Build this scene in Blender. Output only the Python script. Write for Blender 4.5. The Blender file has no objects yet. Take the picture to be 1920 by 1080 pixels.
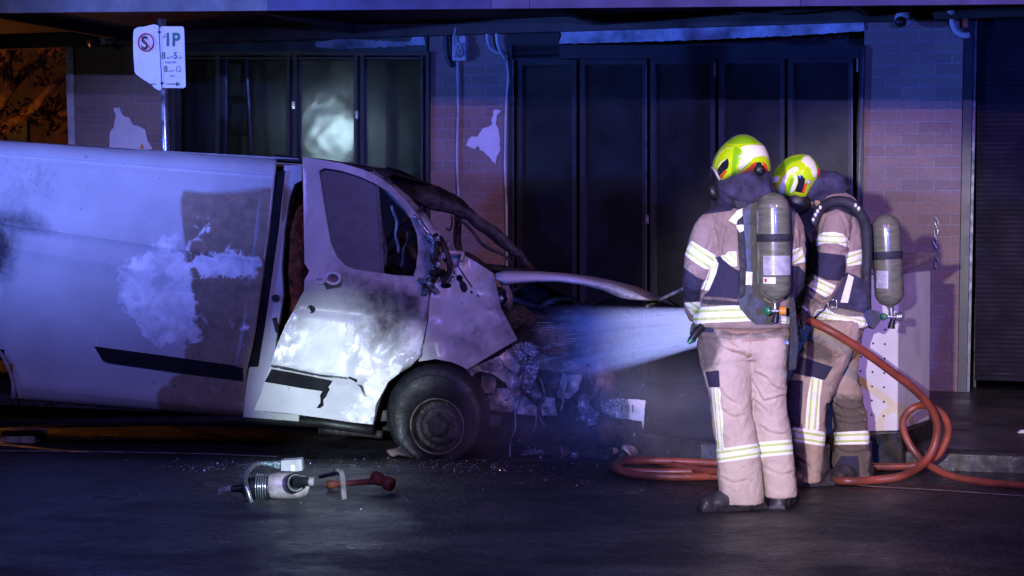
import bpy, bmesh, math, random
import numpy as np
from mathutils import Vector, Matrix, noise
from mathutils.geometry import delaunay_2d_cdt

random.seed(7)
R = math.radians
scene = bpy.context.scene
COL = scene.collection

# ------------------------------------------------------------------ camera
CAMZ = 1.5
F = 3600.0                       # focal length in photo pixels (photo 1920 wide)
PITCH = math.atan(137 / F)
cam = bpy.data.cameras.new("camera"); cam_o = bpy.data.objects.new("camera", cam); COL.objects.link(cam_o)
cam.sensor_width = 36; cam.lens = 36 * F / 1920
cam.clip_start = 0.1; cam.clip_end = 2000
cam_o.location = (0, 0, CAMZ); cam_o.rotation_euler = (math.pi / 2 - PITCH, 0, 0)
scene.camera = cam_o

# ------------------------------------------------------------------ world: night sky
world = bpy.data.worlds.new("World"); scene.world = world; world.use_nodes = True
wn = world.node_tree; bg = wn.nodes["Background"]
sky = wn.nodes.new("ShaderNodeTexSky"); sky.sky_type = 'NISHITA'; sky.sun_disc = False
sky.sun_elevation = R(-4); sky.sun_rotation = R(200); sky.altitude = 50
wn.links.new(sky.outputs[0], bg.inputs[0]); bg.inputs[1].default_value = 0.10

scene.view_settings.view_transform = 'Standard'; scene.view_settings.look = 'None'
scene.view_settings.gamma = 1; scene.view_settings.exposure = 0.0
scene.cycles.use_denoising = True
scene.cycles.max_bounces = 6; scene.cycles.diffuse_bounces = 2; scene.cycles.glossy_bounces = 3
scene.cycles.transmission_bounces = 4; scene.cycles.transparent_max_bounces = 12; scene.cycles.volume_bounces = 0
scene.cycles.sample_clamp_indirect = 4; scene.cycles.caustics_reflective = False; scene.cycles.caustics_refractive = False
scene.cycles.volume_step_rate = 1.0; scene.cycles.volume_max_steps = 64

def lamp(name, kind, loc, target, energy, color, size=0.3, spot=60, blend=0.3, size_y=None):
    l = bpy.data.lights.new(name, kind); l.energy = energy; l.color = color
    if kind == 'AREA':
        l.shape = 'RECTANGLE'; l.size = size; l.size_y = size_y or size
    elif kind == 'SPOT':
        l.spot_size = R(spot); l.spot_blend = blend; l.shadow_soft_size = size
    elif kind == 'SUN':
        l.angle = R(size)
    else:
        l.shadow_soft_size = size
    o = bpy.data.objects.new(name, l); COL.objects.link(o); o.location = loc
    o.rotation_euler = (Vector(target) - Vector(loc)).to_track_quat('-Z', 'Y').to_euler()
    return o

# faint moonlight, then the lamps of the fire engines behind and beside the photographer, and a few added spots
lamp("moon", 'SUN', (0, 0, 20), (2, 8, 0), 0.05, (0.35, 0.40, 1.0), size=2)
bl = lamp("engine_beacon_blue", 'SPOT', (-14.0, 10.0, 2.6), (-3.2, 13.6, 2.9), 9500, (0.06, 0.17, 1.0), size=0.12, spot=28, blend=1.0)
lamp("engine_beacon_blue_right", 'SPOT', (3.2, -3.0, 2.1), (2.0, 15.0, 3.4), 6500, (0.07, 0.13, 1.0), size=0.10, spot=32, blend=1.0)
lamp("engine_beacon_blue_low", 'SPOT', (-4.2, -2.0, 3.0), (0.80, 11.2, 0.85), 6500, (0.10, 0.22, 1.0), size=0.08, spot=8.5, blend=0.8)  # added narrow blue spot that brightens the water spray
lamp("engine_beacon_violet", 'SPOT', (-3.0, -1.0, 6.6), (0.6, 14, 1.2), 3000, (0.28, 0.23, 1.0), size=0.08, spot=50, blend=0.6)
lamp("engine_beacon_violet_high", 'SPOT', (-3.6, -1.0, 5.4), (-2.9, 13.2, 2.45), 8600, (0.25, 0.30, 1.0), size=0.08, spot=15, blend=1.0)  # added narrow violet spot, brightens only the upper van side
lamp("engine_beacon_red", 'SPOT', (4.5, 0.5, 5.9), (2.6, 14, 1.4), 2100, (1.0, 0.45, 0.32), size=0.08, spot=38, blend=0.8)
lamp("engine_work_light", 'SPOT', (-0.9, -0.6, 1.9), (1.60, 10.3, 0.95), 4700, (1.0, 0.90, 0.98), size=0.06, spot=13.8, blend=0.5)
lamp("engine_side_light", 'SPOT', (-11.8, 6.4, 2.9), (-1.6, 17.6, 2.2), 150, (0.62, 0.82, 1.0), size=0.28, spot=30, blend=0.8)
lamp("hand_torch", 'SPOT', (-2.2, 4.0, 1.35), (-1.18, 12.0, 0.40), 4600, (0.72, 0.88, 1.0), size=0.04, spot=10, blend=1.0)
lamp("hand_torch_low", 'SPOT', (0.9, 6.0, 1.2), (-0.98, 9.9, 0.0), 2600, (0.62, 0.85, 1.0), size=0.03, spot=10, blend=1.0)
lamp("street_lamp_sodium", 'POINT', (-7.0, 21.0, 1.6), (0, 0, 0), 130, (1.0, 0.30, 0.05), size=0.2)
lamp("street_lamp_low", 'SPOT', (-8.2, 17.6, 0.55), (-4.6, 14.3, -0.1), 6000, (1.0, 0.30, 0.07), size=0.1, spot=5.5, blend=0.5)  # added low orange spot that makes the streak on the wet ground

# ------------------------------------------------------------------ projection helpers
FWD = Vector((0, math.cos(PITCH), -math.sin(PITCH))); UPV = Vector((0, math.sin(PITCH), math.cos(PITCH)))
CAM = Vector((0, 0, CAMZ))
def ray(px, py):
    return Vector((1, 0, 0)) * ((px - 960) / F) + FWD + UPV * ((540 - py) / F)
def at(px, py, Y):                       # point seen at (px,py) at depth Y metres
    d = ray(px, py); return CAM + d * (Y / d.y)
def topx(P):                             # numpy (n,3) -> photo pixels
    P = np.asarray(P) - np.array(CAM)
    f = P @ np.array(FWD)
    return 960 + F * P[:, 0] / f, 540 - F * (P @ np.array(UPV)) / f
class Plane:
    def __init__(s, p0, yaw):
        s.u = Vector((math.cos(yaw), -math.sin(yaw), 0)); s.n = Vector((math.sin(yaw), math.cos(yaw), 0)); s.p0 = Vector(p0)
    def __call__(s, px, py, off=0.0):    # off > 0 : toward the camera
        d = ray(px, py); t = ((s.p0 - s.n * off) - CAM).dot(s.n) / d.dot(s.n)
        return CAM + d * t
WALL = Plane((0, 17, 0), R(18.6))
VAN = Plane((-0.5, 12.5, 0), R(14))
def gz(y): return -0.03 * (min(max(y, 0), 13.6) - 9.7)
def ground(px, py, h=0.0):
    d = ray(px, py); t = (1.5 - 0.291 - h) / (-d.z - 0.03 * d.y); return CAM + d * t

# ------------------------------------------------------------------ object helpers
def tag(o, label=None, cat=None, group=None, kind=None):
    if label: o['label'] = label
    if cat: o['category'] = cat
    if group: o['group'] = group
    if kind: o['kind'] = kind
    return o
def thing(name, loc, label, cat, group=None):
    o = bpy.data.objects.new(name, None); COL.objects.link(o); o.location = loc; o.empty_display_size = 0.2
    return tag(o, label, cat, group)
def adopt(o, parent):
    if parent:
        M = Matrix.Identity(4); p = parent
        if p.type == 'EMPTY': M = Matrix.Translation(p.location)
        o.parent = parent; o.matrix_parent_inverse = M.inverted()
    return o
def mk(name, verts, faces, mat, parent=None, smooth=False, uvf=None, attrs=None, bevel=0):
    me = bpy.data.meshes.new(name); me.from_pydata([tuple(v) for v in verts], [], faces); me.validate()
    if uvf:
        uv = me.uv_layers.new(name="UVMap")
        for l in me.loops:
            uv.data[l.index].uv = uvf(me.vertices[l.vertex_index].co)
    if attrs:
        for k, a in attrs.items():
            at_ = me.attributes.new(k, 'FLOAT', 'POINT'); at_.data.foreach_set('value', np.asarray(a, dtype=np.float32))
    bm = bmesh.new(); bm.from_mesh(me); bmesh.ops.recalc_face_normals(bm, faces=bm.faces); bm.to_mesh(me); bm.free()
    me.materials.append(mat)
    if smooth: me.polygons.foreach_set('use_smooth', [True] * len(me.polygons))
    o = bpy.data.objects.new(name, me); COL.objects.link(o)
    if bevel:
        b = o.modifiers.new("b", 'BEVEL'); b.width = bevel; b.segments = 2; b.limit_method = 'ANGLE'
    return adopt(o, parent)
class MB:
    def __init__(s): s.v = []; s.f = []
    def add(s, v, f):
        b = len(s.v); s.v += [tuple(p) for p in v]; s.f += [tuple(b + i for i in q) for q in f]; return s
    def hexa(s, q, thick):                       # q: 4 corner points, thick: vector
        q = [Vector(p) for p in q]; r = [p + thick for p in q]
        return s.add(q + r, [(0, 1, 2, 3), (7, 6, 5, 4), (0, 4, 5, 1), (1, 5, 6, 2), (2, 6, 7, 3), (3, 7, 4, 0)])
    def box(s, c, sx, sy, sz, u=Vector((1, 0, 0)), n=Vector((0, 1, 0)), w=Vector((0, 0, 1))):
        c = Vector(c); q = [c - n * sy / 2 + u * (a * sx / 2) + w * (b * sz / 2) for a, b in ((-1, -1), (1, -1), (1, 1), (-1, 1))]
        return s.hexa(q, n * sy)
    def tube(s, pts, r, seg=10, caps=True):
        pts = [Vector(p) for p in pts]; n = len(pts); rr = r if isinstance(r, (list, tuple)) else [r] * n
        vs = []; prev = None
        for i, p in enumerate(pts):
            t = (pts[min(i + 1, n - 1)] - pts[max(i - 1, 0)])
            t = t.normalized() if t.length > 1e-9 else Vector((0, 0, 1))
            if prev is None:
                a = t.cross(Vector((0, 0, 1)));
                if a.length < 0.05: a = t.cross(Vector((1, 0, 0)))
            else:
                a = prev - t * prev.dot(t)
                if a.length < 1e-6: a = t.cross(Vector((0, 1, 0)))
            a.normalize(); prev = a; b = t.cross(a)
            for k in range(seg):
                an = 2 * math.pi * k / seg; vs.append(p + (a * math.cos(an) + b * math.sin(an)) * rr[i])
        f = [(i * seg + k, i * seg + (k + 1) % seg, (i + 1) * seg + (k + 1) % seg, (i + 1) * seg + k) for i in range(n - 1) for k in range(seg)]
        if caps: f += [tuple(range(seg))[::-1], tuple((n - 1) * seg + k for k in range(seg))]
        return s.add(vs, f)
    def lathe(s, prof, c, ax, seg=32, caps=True):           # prof: (r, h) along axis ax from c
        ax = Vector(ax).normalized(); a = ax.cross(Vector((0, 0, 1)))
        if a.length < 0.1: a = ax.cross(Vector((1, 0, 0)))
        a.normalize(); b = ax.cross(a); c = Vector(c); vs = []
        for r, h in prof:
            for k in range(seg):
                an = 2 * math.pi * k / seg; vs.append(c + ax * h + (a * math.cos(an) + b * math.sin(an)) * r)
        n = len(prof)
        f = [(i * seg + k, i * seg + (k + 1) % seg, (i + 1) * seg + (k + 1) % seg, (i + 1) * seg + k) for i in range(n - 1) for k in range(seg)]
        if caps: f += [tuple(range(seg))[::-1], tuple((n - 1) * seg + k for k in range(seg))]
        return s.add(vs, f)
    def ell(s, c, rx, ry, rz, rot=None, seg=20, rings=12):
        vs = []; M = rot or Matrix.Identity(3); c = Vector(c)
        for i in range(rings + 1):
            ph = math.pi * i / rings
            for k in range(seg):
                an = 2 * math.pi * k / seg
                vs.append(c + M @ Vector((rx * math.sin(ph) * math.cos(an), ry * math.sin(ph) * math.sin(an), rz * math.cos(ph))))
        f = [(i * seg + k, i * seg + (k + 1) % seg, (i + 1) * seg + (k + 1) % seg, (i + 1) * seg + k) for i in range(rings) for k in range(seg)]
        return s.add(vs, f)
    def build(s, name, mat, parent=None, smooth=False, **k): return mk(name, s.v, s.f, mat, parent, smooth, **k)

def inside(pts, poly):
    x, y = pts[:, 0], pts[:, 1]; r = np.zeros(len(pts), bool); n = len(poly)
    for i in range(n):
        x0, y0 = poly[i]; x1, y1 = poly[(i + 1) % n]
        c = (y0 > y) != (y1 > y)
        if y1 != y0: r ^= c & (x < (x1 - x0) * (y - y0) / (y1 - y0) + x0)
    return r
def sdf(pts, poly):                              # >0 inside, in pixels
    d = np.full(len(pts), 1e9); n = len(poly)
    for i in range(n):
        a = np.array(poly[i], float); b = np.array(poly[(i + 1) % n], float); e = b - a
        t = np.clip(((pts - a) @ e) / max(e @ e, 1e-9), 0, 1)
        d = np.minimum(d, np.linalg.norm(pts - a - t[:, None] * e, axis=1))
    return np.where(inside(pts, poly), d, -d)
def sdfs(pts, polys):
    if not polys: return np.full(len(pts), -99.0)
    return np.max([sdf(pts, p) for p in polys], axis=0)
def catmull(pts, n=6, closed=False):
    P = [Vector(p) for p in pts]; out = []; m = len(P)
    for i in range(m if closed else m - 1):
        p0, p1, p2, p3 = (P[(i + k - 1) % m] if closed else P[min(max(i + k - 1, 0), m - 1)] for k in range(4))
        for j in range(n):
            t = j / n
            out.append(0.5 * ((2 * p1) + (p2 - p0) * t + (2 * p0 - 5 * p1 + 4 * p2 - p3) * t * t + (3 * p1 - p0 - 3 * p2 + p3) * t ** 3))
    if not closed: out.append(P[-1])
    return out
def rough(poly, amp=1.5, step=5, seed=0):        # ragged, torn outline
    out = []; n = len(poly)
    for i in range(n):
        a = Vector(poly[i]); b = Vector(poly[(i + 1) % n]); m = max(1, int((b - a).length / step))
        for j in range(m):
            p = a.lerp(b, j / m); q = noise.noise_vector(Vector((p.x * .11, p.y * .11, seed))); out.append((p.x + q.x * amp * 2, p.y + q.y * amp * 2))
    return out
def sheet(name, poly, mat, fn, thick=None, holes=(), step=12, parent=None, attrs=None, smooth=True, uvf=None):
    """polygon in photo pixels -> mesh on surface fn(px,py); thick: vector for the back side"""
    n0 = len(poly); vs = [Vector(p) for p in poly]; ed = [(i, (i + 1) % n0) for i in range(n0)]; fl = [list(range(n0))]
    for h in holes:
        b = len(vs); vs += [Vector(p) for p in h]; ed += [(b + i, b + (i + 1) % len(h)) for i in range(len(h))]
    xs = [p[0] for p in poly]; ys = [p[1] for p in poly]
    if step:
        gx = np.arange(min(xs) + step / 2, max(xs), step); gy = np.arange(min(ys) + step / 2, max(ys), step)
        G = np.array([(a + (step / 2 if k % 2 else 0), b) for k, b in enumerate(gy) for a in gx])
        if len(G):
            d = sdf(G, poly); keep = d > step * 0.35
            for h in holes: keep &= sdf(G, h) < -step * 0.35
            vs += [Vector(p) for p in G[keep]]
    V, E, Fc, *_ = delaunay_2d_cdt(vs, ed, fl, 1, 1e-4)
    if Fc and holes:
        C = np.array([(sum(V[i].x for i in f) / len(f), sum(V[i].y for i in f) / len(f)) for f in Fc])
        kill = np.zeros(len(C), bool)
        for h in holes: kill |= inside(C, h)
        Fc = [f for f, k in zip(Fc, kill) if not k]
    P = [fn(p.x, p.y) for p in V]; faces = [tuple(f) for f in Fc]
    at2 = attrs(np.array([(p.x, p.y) for p in V])) if attrs else None
    if thick is not None:
        thick = Vector(thick); cnt = {}
        for f in faces:
            for i in range(len(f)):
                e = (f[i], f[(i + 1) % len(f)]); k = tuple(sorted(e)); cnt.setdefault(k, []).append(e)
        n = len(P); P = P + [p + thick for p in P]
        faces = faces + [tuple(n + i for i in reversed(f)) for f in faces] + [(e[0][1], e[0][0], n + e[0][0], n + e[0][1]) for e in cnt.values() if len(e) == 1]
        if at2: at2 = {k: np.concatenate([a, a]) for k, a in at2.items()}
    o = mk(name, P, faces, mat, parent, smooth, uvf=uvf, attrs=at2)
    if smooth and thick is not None:
        m = o.modifiers.new("e", 'EDGE_SPLIT'); m.split_angle = R(50)
    return o
def circ(cx, cy, rx, ry=None, n=20): 
    ry = ry or rx; return [(cx + rx * math.cos(2 * math.pi * k / n), cy + ry * math.sin(2 * math.pi * k / n)) for k in range(n)]

# ------------------------------------------------------------------ materials
def new_mat(name):
    m = bpy.data.materials.new(name); m.use_nodes = True; nt = m.node_tree
    return m, nt, nt.nodes["Principled BSDF"]
def N(nt, t, **k):
    n = nt.nodes.new(t)
    for a, b in k.items():
        if a in n.inputs.keys(): n.inputs[a].default_value = b
        else: setattr(n, a, b)
    return n
def coord(nt, kind='Object', scale=(1, 1, 1), rot=(0, 0, 0), loc=(0, 0, 0)):
    t = nt.nodes.new('ShaderNodeTexCoord'); m = nt.nodes.new('ShaderNodeMapping')
    m.inputs['Scale'].default_value = scale; m.inputs['Rotation'].default_value = rot; m.inputs['Location'].default_value = loc
    nt.links.new(t.outputs[kind], m.inputs[0]); return m.outputs[0]
def noise_n(nt, vec, scale, detail=5, rough_=.55, dist=0.0):
    n = N(nt, 'ShaderNodeTexNoise'); n.inputs['Scale'].default_value = scale; n.inputs['Detail'].default_value = detail
    n.inputs['Roughness'].default_value = rough_; n.inputs['Distortion'].default_value = dist
    nt.links.new(vec, n.inputs['Vector']); return n.outputs['Fac']
def ramp(nt, fac, a, b, va=0.0, vb=1.0):
    n = nt.nodes.new('ShaderNodeMapRange'); n.inputs['From Min'].default_value = a; n.inputs['From Max'].default_value = b
    n.inputs['To Min'].default_value = va; n.inputs['To Max'].default_value = vb; n.clamp = True
    nt.links.new(fac, n.inputs['Value']); return n.outputs[0]
def mixc(nt, fac, a, b, mode='MIX'):
    n = nt.nodes.new('ShaderNodeMix'); n.data_type = 'RGBA'; n.blend_type = mode; n.clamp_factor = True
    for s, v in ((0, fac), (6, a), (7, b)):
        if isinstance(v, (int, float)): n.inputs[s].default_value = v
        elif isinstance(v, tuple): n.inputs[s].default_value = (*v, 1)
        else: nt.links.new(v, n.inputs[s])
    return n.outputs[2]
def math_n(nt, op, a, b=0.0, c=0.0):
    n = nt.nodes.new('ShaderNodeMath'); n.operation = op
    for i, v in enumerate((a, b, c)):
        if isinstance(v, (int, float)): n.inputs[i].default_value = v
        else: nt.links.new(v, n.inputs[i])
    return n.outputs[0]
def attr(nt, name):
    n = nt.nodes.new('ShaderNodeAttribute'); n.attribute_name = name; return n.outputs['Fac']
def bump(nt, b, h, strength=.3, dist=.01):
    n = nt.nodes.new('ShaderNodeBump'); n.inputs['Strength'].default_value = strength; n.inputs['Distance'].default_value = dist
    nt.links.new(h, n.inputs['Height']); nt.links.new(n.outputs[0], b.inputs['Normal']); return n
def simple(name, col, rough_=.6, metal=0.0, var=.25, scale=8, bstr=.15, bscale=60, dark=None, coat=0, rvar=.15, bdist=.004):
    m, nt, b = new_mat(name); v = coord(nt)
    f = noise_n(nt, v, scale, 6)
    d = dark or tuple(c * (1 - var) ** 2 for c in col); lt = tuple(min(1, c * (1 + var)) for c in col)
    nt.links.new(mixc(nt, ramp(nt, f, .3, .7), d, lt), b.inputs['Base Color'])
    nt.links.new(ramp(nt, noise_n(nt, v, scale * 2.3, 4), .3, .7, max(.03, rough_ - rvar), min(1, rough_ + rvar)), b.inputs['Roughness'])
    b.inputs['Metallic'].default_value = metal; b.inputs['Coat Weight'].default_value = coat
    if bstr: bump(nt, b, noise_n(nt, v, bscale, 4), bstr, bdist)
    return m

M = {}
M['black'] = simple('black_plastic', (.012, .012, .014), .45)
M['trim'] = simple('matt_black_trim', (.010, .010, .013), .8, bstr=.1)
M['trim'].node_tree.nodes['Principled BSDF'].inputs['Specular IOR Level'].default_value = .15
M['rubber'] = simple('rubber', (.009, .009, .011), .55, var=.4, scale=14, bstr=.5, bscale=40, bdist=.006)
M['burnt'] = simple('burnt_metal', (.035, .03, .03), .6, .3, var=.7, scale=9, bstr=.8, bscale=25, bdist=.02)
M['rust'] = simple('rusty_burnt_metal', (.16, .12, .11), .6, .35, var=.6, scale=11, bstr=.8, bscale=22, bdist=.015)
M['ash'] = simple('ash_grey_metal', (.34, .32, .32), .5, .3, var=.7, scale=10, bstr=.8, bscale=18, bdist=.02)
M['foil'] = simple('melted_foil', (.45, .46, .52), .30, .8, var=.3, scale=20, bstr=1.0, bscale=28, bdist=.04)
M['steel'] = simple('galvanised_steel', (.5, .5, .52), .28, .85, var=.2, scale=6, bstr=.1)
M['alu_dark'] = simple('dark_window_frame', (.02, .022, .03), .35, .1, var=.15, scale=4, bstr=.04, rvar=.04)
M['conduit'] = simple('white_conduit', (.55, .55, .55), .45, var=.3, scale=5)
M['white_plastic'] = simple('white_plastic', (.62, .62, .62), .35, var=.15, scale=12)
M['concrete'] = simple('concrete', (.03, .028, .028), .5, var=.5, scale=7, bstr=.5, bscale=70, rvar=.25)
M['plaster'] = simple('flaking_plaster', (.45, .46, .5), .75, var=.5, scale=5, bstr=.5, bscale=20)
M['paper'] = simple('torn_paper', (.72, .72, .75), .8, var=.06, scale=6, bstr=.3, bscale=12)
M['soffit'] = simple('soffit', (.10, .07, .05), .7, var=.4, scale=2)
M['hose'] = simple('red_hose', (.25, .055, .03), .42, var=.5, scale=5, bstr=.4, bscale=60, dark=(.07, .03, .025))
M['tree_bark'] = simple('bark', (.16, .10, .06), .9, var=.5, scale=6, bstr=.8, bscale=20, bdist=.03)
M['yellow'] = simple('yellow_grey_plastic', (.40, .37, .37), .42, var=.2, scale=18)
M['pinkish'] = simple('painted_steel_tool', (.42, .33, .34), .4, .3, var=.3, scale=22)
M['dull_steel'] = simple('dull_tool_steel', (.16, .12, .13), .5, .3, var=.4, scale=22)
M['orange_tool'] = simple('orange_fibreglass', (.26, .065, .03), .6, var=.35, scale=15)
M['glove'] = simple('glove_leather', (.05, .045, .045), .7, var=.5, scale=30, bstr=.6, bscale=60)
M['boot'] = simple('boot_leather', (.045, .042, .05), .5, var=.5, scale=16, bstr=.5, bscale=50)
M['navy'] = simple('navy_cloth', (.035, .032, .075), .85, var=.4, scale=12, bstr=.6, bscale=18, bdist=.02)
M['strap'] = simple('webbing', (.02, .022, .035), .7, var=.3, scale=20, bstr=.5, bscale=140)
M['skin'] = simple('skin', (.42, .27, .2), .5, var=.1, scale=12)
M['label_white'] = simple('white_label', (.78, .76, .72), .5, var=.1, scale=40, bstr=0)
M['label_red'] = simple('red_print', (.6, .08, .04), .5, bstr=0)
M['brass'] = simple('orange_valve_knob', (.75, .28, .03), .4, var=.15)
M['green'] = simple('green_gauge', (.02, .16, .08), .35)
M['ink_green'] = simple('sign_green', (.01, .14, .09), .5, var=.1, bstr=0)
M['ink_red'] = simple('sign_red', (.5, .02, .03), .5, var=.1, bstr=0)
M['ink_black'] = simple('sign_black', (.02, .02, .03), .5, var=.1, bstr=0)
M['marking'] = simple('worn_line', (.30, .30, .30), .6, var=.6, scale=9, bstr=.3)
M['wood'] = simple('timber_chock', (.25, .22, .15), .75, var=.4, scale=20)
M['seat'] = simple('burnt_seat', (.40, .13, .05), .8, dark=(.03, .02, .02), scale=14, bstr=1, bscale=22, bdist=.03)  # orange light on the seat cover is put into this rust orange
M['mirrorglass'] = simple('melted_mirror', (.25, .32, .34), .15, .6, var=.7, scale=30, bstr=1, bscale=30, bdist=.03)
M['door_dark'] = simple('dark_bifold_panel', (.005, .007, .011), .30, .0, var=.3, scale=1.5, bstr=.06, bscale=3, rvar=.05)
M['bead'] = simple('dark_metal_bead', (.12, .12, .15), .4, .6, var=.2)
M['shutter'] = simple('roller_shutter', (.013, .011, .02), .7, .0, var=.25, scale=3); M['shutter'].node_tree.nodes['Principled BSDF'].inputs['Specular IOR Level'].default_value = .2

def brick_mat():
    m, nt, b = new_mat('buff_brick')
    uv = coord(nt, 'UV')
    br = nt.nodes.new('ShaderNodeTexBrick'); nt.links.new(uv, br.inputs['Vector'])
    br.inputs['Color1'].default_value = (.34, .235, .19, 1); br.inputs['Color2'].default_value = (.26, .18, .15, 1)
    br.inputs['Mortar'].default_value = (.36, .33, .33, 1); br.inputs['Scale'].default_value = 1
    br.inputs['Brick Width'].default_value = .27; br.inputs['Row Height'].default_value = .0945
    br.inputs['Mortar Size'].default_value = .006; br.inputs['Mortar Smooth'].default_value = .3; br.inputs['Bias'].default_value = -.2
    ob = coord(nt); n1 = noise_n(nt, ob, 1.7, 6, .6); n2 = noise_n(nt, ob, 40, 4)
    c = mixc(nt, ramp(nt, n1, .35, .7), br.outputs['Color'], (.16, .11, .11), 'MIX')
    c = mixc(nt, .45, br.outputs['Color'], c); c = mixc(nt, ramp(nt, n2, .3, .7, 0, .35), c, (.10, .08, .08))
    nt.links.new(c, b.inputs['Base Color']); b.inputs['Roughness'].default_value = .8
    h = math_n(nt, 'MULTIPLY_ADD', n2, .25, math_n(nt, 'SUBTRACT', 1.0, br.outputs['Fac']))
    bump(nt, b, h, .7, .008); return m
M['brick'] = brick_mat()

def asphalt_mat():
    m, nt, b = new_mat('wet_asphalt'); v = coord(nt)
    n1 = noise_n(nt, v, 30, 6, .85); n2 = noise_n(nt, v, 1.1, 6, .6, .5); n3 = noise_n(nt, v, 9, 5)
    c = mixc(nt, ramp(nt, n1, .42, .62), (.004, .004, .005), (.05, .05, .055))
    c = mixc(nt, ramp(nt, n2, .5, .7, 0, .5), c, (.012, .012, .014))
    vs_n = nt.nodes.new('ShaderNodeTexVoronoi'); nt.links.new(v, vs_n.inputs['Vector']); vs_n.inputs['Scale'].default_value = 48
    bw = nt.nodes.new('ShaderNodeSeparateXYZ'); nt.links.new(vs_n.outputs['Color'], bw.inputs[0])
    c = mixc(nt, math_n(nt, 'MULTIPLY', ramp(nt, bw.outputs[0], .80, .90), ramp(nt, vs_n.outputs['Distance'], .5, .3)), c, (.13, .13, .14)); nt.links.new(c, b.inputs['Base Color'])
    r = math_n(nt, 'ADD', ramp(nt, n2, .40, .60, .55, .27), ramp(nt, n3, .3, .7, -.05, .08)); nt.links.new(r, b.inputs['Roughness'])
    vo = nt.nodes.new('ShaderNodeTexVoronoi'); nt.links.new(v, vo.inputs['Vector']); vo.inputs['Scale'].default_value = 30
    h = math_n(nt, 'MULTIPLY_ADD', vo.outputs['Distance'], -.9, n1); h = math_n(nt, 'MULTIPLY_ADD', n3, .6, h)
    bump(nt, b, h, 1.0, .012); return m
M['asphalt'] = asphalt_mat()
def paving_mat():
    m, nt, b = new_mat('wet_paving'); v = coord(nt)
    n1 = noise_n(nt, v, 60, 4); n2 = noise_n(nt, v, 1.3, 6, .6)
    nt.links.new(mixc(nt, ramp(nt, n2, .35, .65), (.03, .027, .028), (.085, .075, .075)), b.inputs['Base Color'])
    nt.links.new(ramp(nt, n2, .35, .65, .25, .55), b.inputs['Roughness']); bump(nt, b, n1, .5, .004); return m
M['paving'] = paving_mat()

def van_paint(name='van_paint'):
    """off-white van paint; attributes soot / tan / peel / bare give the fire damage its own outline"""
    m, nt, b = new_mat(name); v = coord(nt)
    n1 = noise_n(nt, v, 14, 8, .65, .6); n2 = noise_n(nt, v, 3.1, 6, .6); n3 = noise_n(nt, v, 60, 4)
    base = mixc(nt, ramp(nt, n2, .3, .7), (.42, .42, .43), (.52, .52, .53))
    def mask(name, amp, w=.25):      # attribute is roughly -1..1, noise moves the edge
        a = math_n(nt, 'MULTIPLY_ADD', math_n(nt, 'SUBTRACT', n1, .5), amp, attr(nt, name)); return ramp(nt, a, -w, w)
    shadow_tan = mixc(nt, ramp(nt, n1, .35, .65), (.20, .155, .115), (.32, .235, .175))  # tone of the shadow painted on the van side
    mt = mask('tan', .35, .22); c = mixc(nt, mt, base, shadow_tan)
    mp = mask('peel', 3.6, .18); pc = mixc(nt, ramp(nt, noise_n(nt, v, 7, 9, .7, .5), .36, .62), (.48, .48, .50), (.88, .88, .90)); c = mixc(nt, mp, c, pc)
    ms = mask('soot', 2.0, .85); c = mixc(nt, ms, c, (.03, .028, .035))
    fl = ramp(nt, noise_n(nt, v, 34, 3), .70, .73); c = mixc(nt, math_n(nt, 'MULTIPLY', fl, .75), c, (.04, .04, .05))
    nt.links.new(c, b.inputs['Base Color'])
    r = math_n(nt, 'MULTIPLY_ADD', mp, .35, ramp(nt, n2, .3, .7, .24, .38)); r = math_n(nt, 'MULTIPLY_ADD', ms, .4, r)
    nt.links.new(r, b.inputs['Roughness']); b.inputs['Specular IOR Level'].default_value = .6
    h = math_n(nt, 'MULTIPLY_ADD', mp, 1.2, math_n(nt, 'MULTIPLY', n1, .35)); h = math_n(nt, 'MULTIPLY_ADD', n2, .25, h)
    bump(nt, b, h, .28, .010); return m
M['paint'] = van_paint()

def cloth_mat(name, c1, c2):
    """turnout cloth; attributes navy / strip / dirt / white drawn as signed distances in pixels"""
    m, nt, b = new_mat(name); v = coord(nt)
    n1 = noise_n(nt, v, 7, 7, .6, .8); n2 = noise_n(nt, v, 400, 2); n3 = noise_n(nt, v, 16, 6, .6, 1.5)
    c = mixc(nt, ramp(nt, n1, .3, .7), c1, c2)
    ad = math_n(nt, 'MULTIPLY_ADD', math_n(nt, 'SUBTRACT', n3, .5), 26, attr(nt, 'dirt')); c = mixc(nt, ramp(nt, ad, -7, 8, 0, .85), c, (.07, .058, .05))
    an = ramp(nt, attr(nt, 'navy'), -.6, .6); c = mixc(nt, an, c, (.035, .032, .065))
    s = attr(nt, 'strip'); sm = ramp(nt, s, -.5, .5)
    y = ramp(nt, attr(nt, 'yel'), -.4, .4); sc = mixc(nt, y, (.95, .97, .97), (.56, .68, .22))
    sc = mixc(nt, ramp(nt, n3, .62, .72, 0, .35), sc, (.3, .35, .3)); c = mixc(nt, sm, c, sc)
    c = mixc(nt, ramp(nt, attr(nt, 'white'), -.5, .5), c, (.9, .9, .92))
    nt.links.new(c, b.inputs['Base Color']); b.inputs['Roughness'].default_value = .85; b.inputs['Specular IOR Level'].default_value = .25
    h = math_n(nt, 'MULTIPLY_ADD', n3, 1.0, math_n(nt, 'MULTIPLY', n1, 1.2)); h = math_n(nt, 'MULTIPLY_ADD', n2, .03, h); h = math_n(nt, 'MULTIPLY_ADD', sm, .12, h)
    bump(nt, b, h, .45, .02); return m
M['cloth'] = cloth_mat('tan_turnout_cloth', (.50, .40, .34), (.62, .50, .43))
M['cloth_dirty'] = cloth_mat('dirty_turnout_cloth', (.34, .26, .21), (.45, .35, .29))
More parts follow.
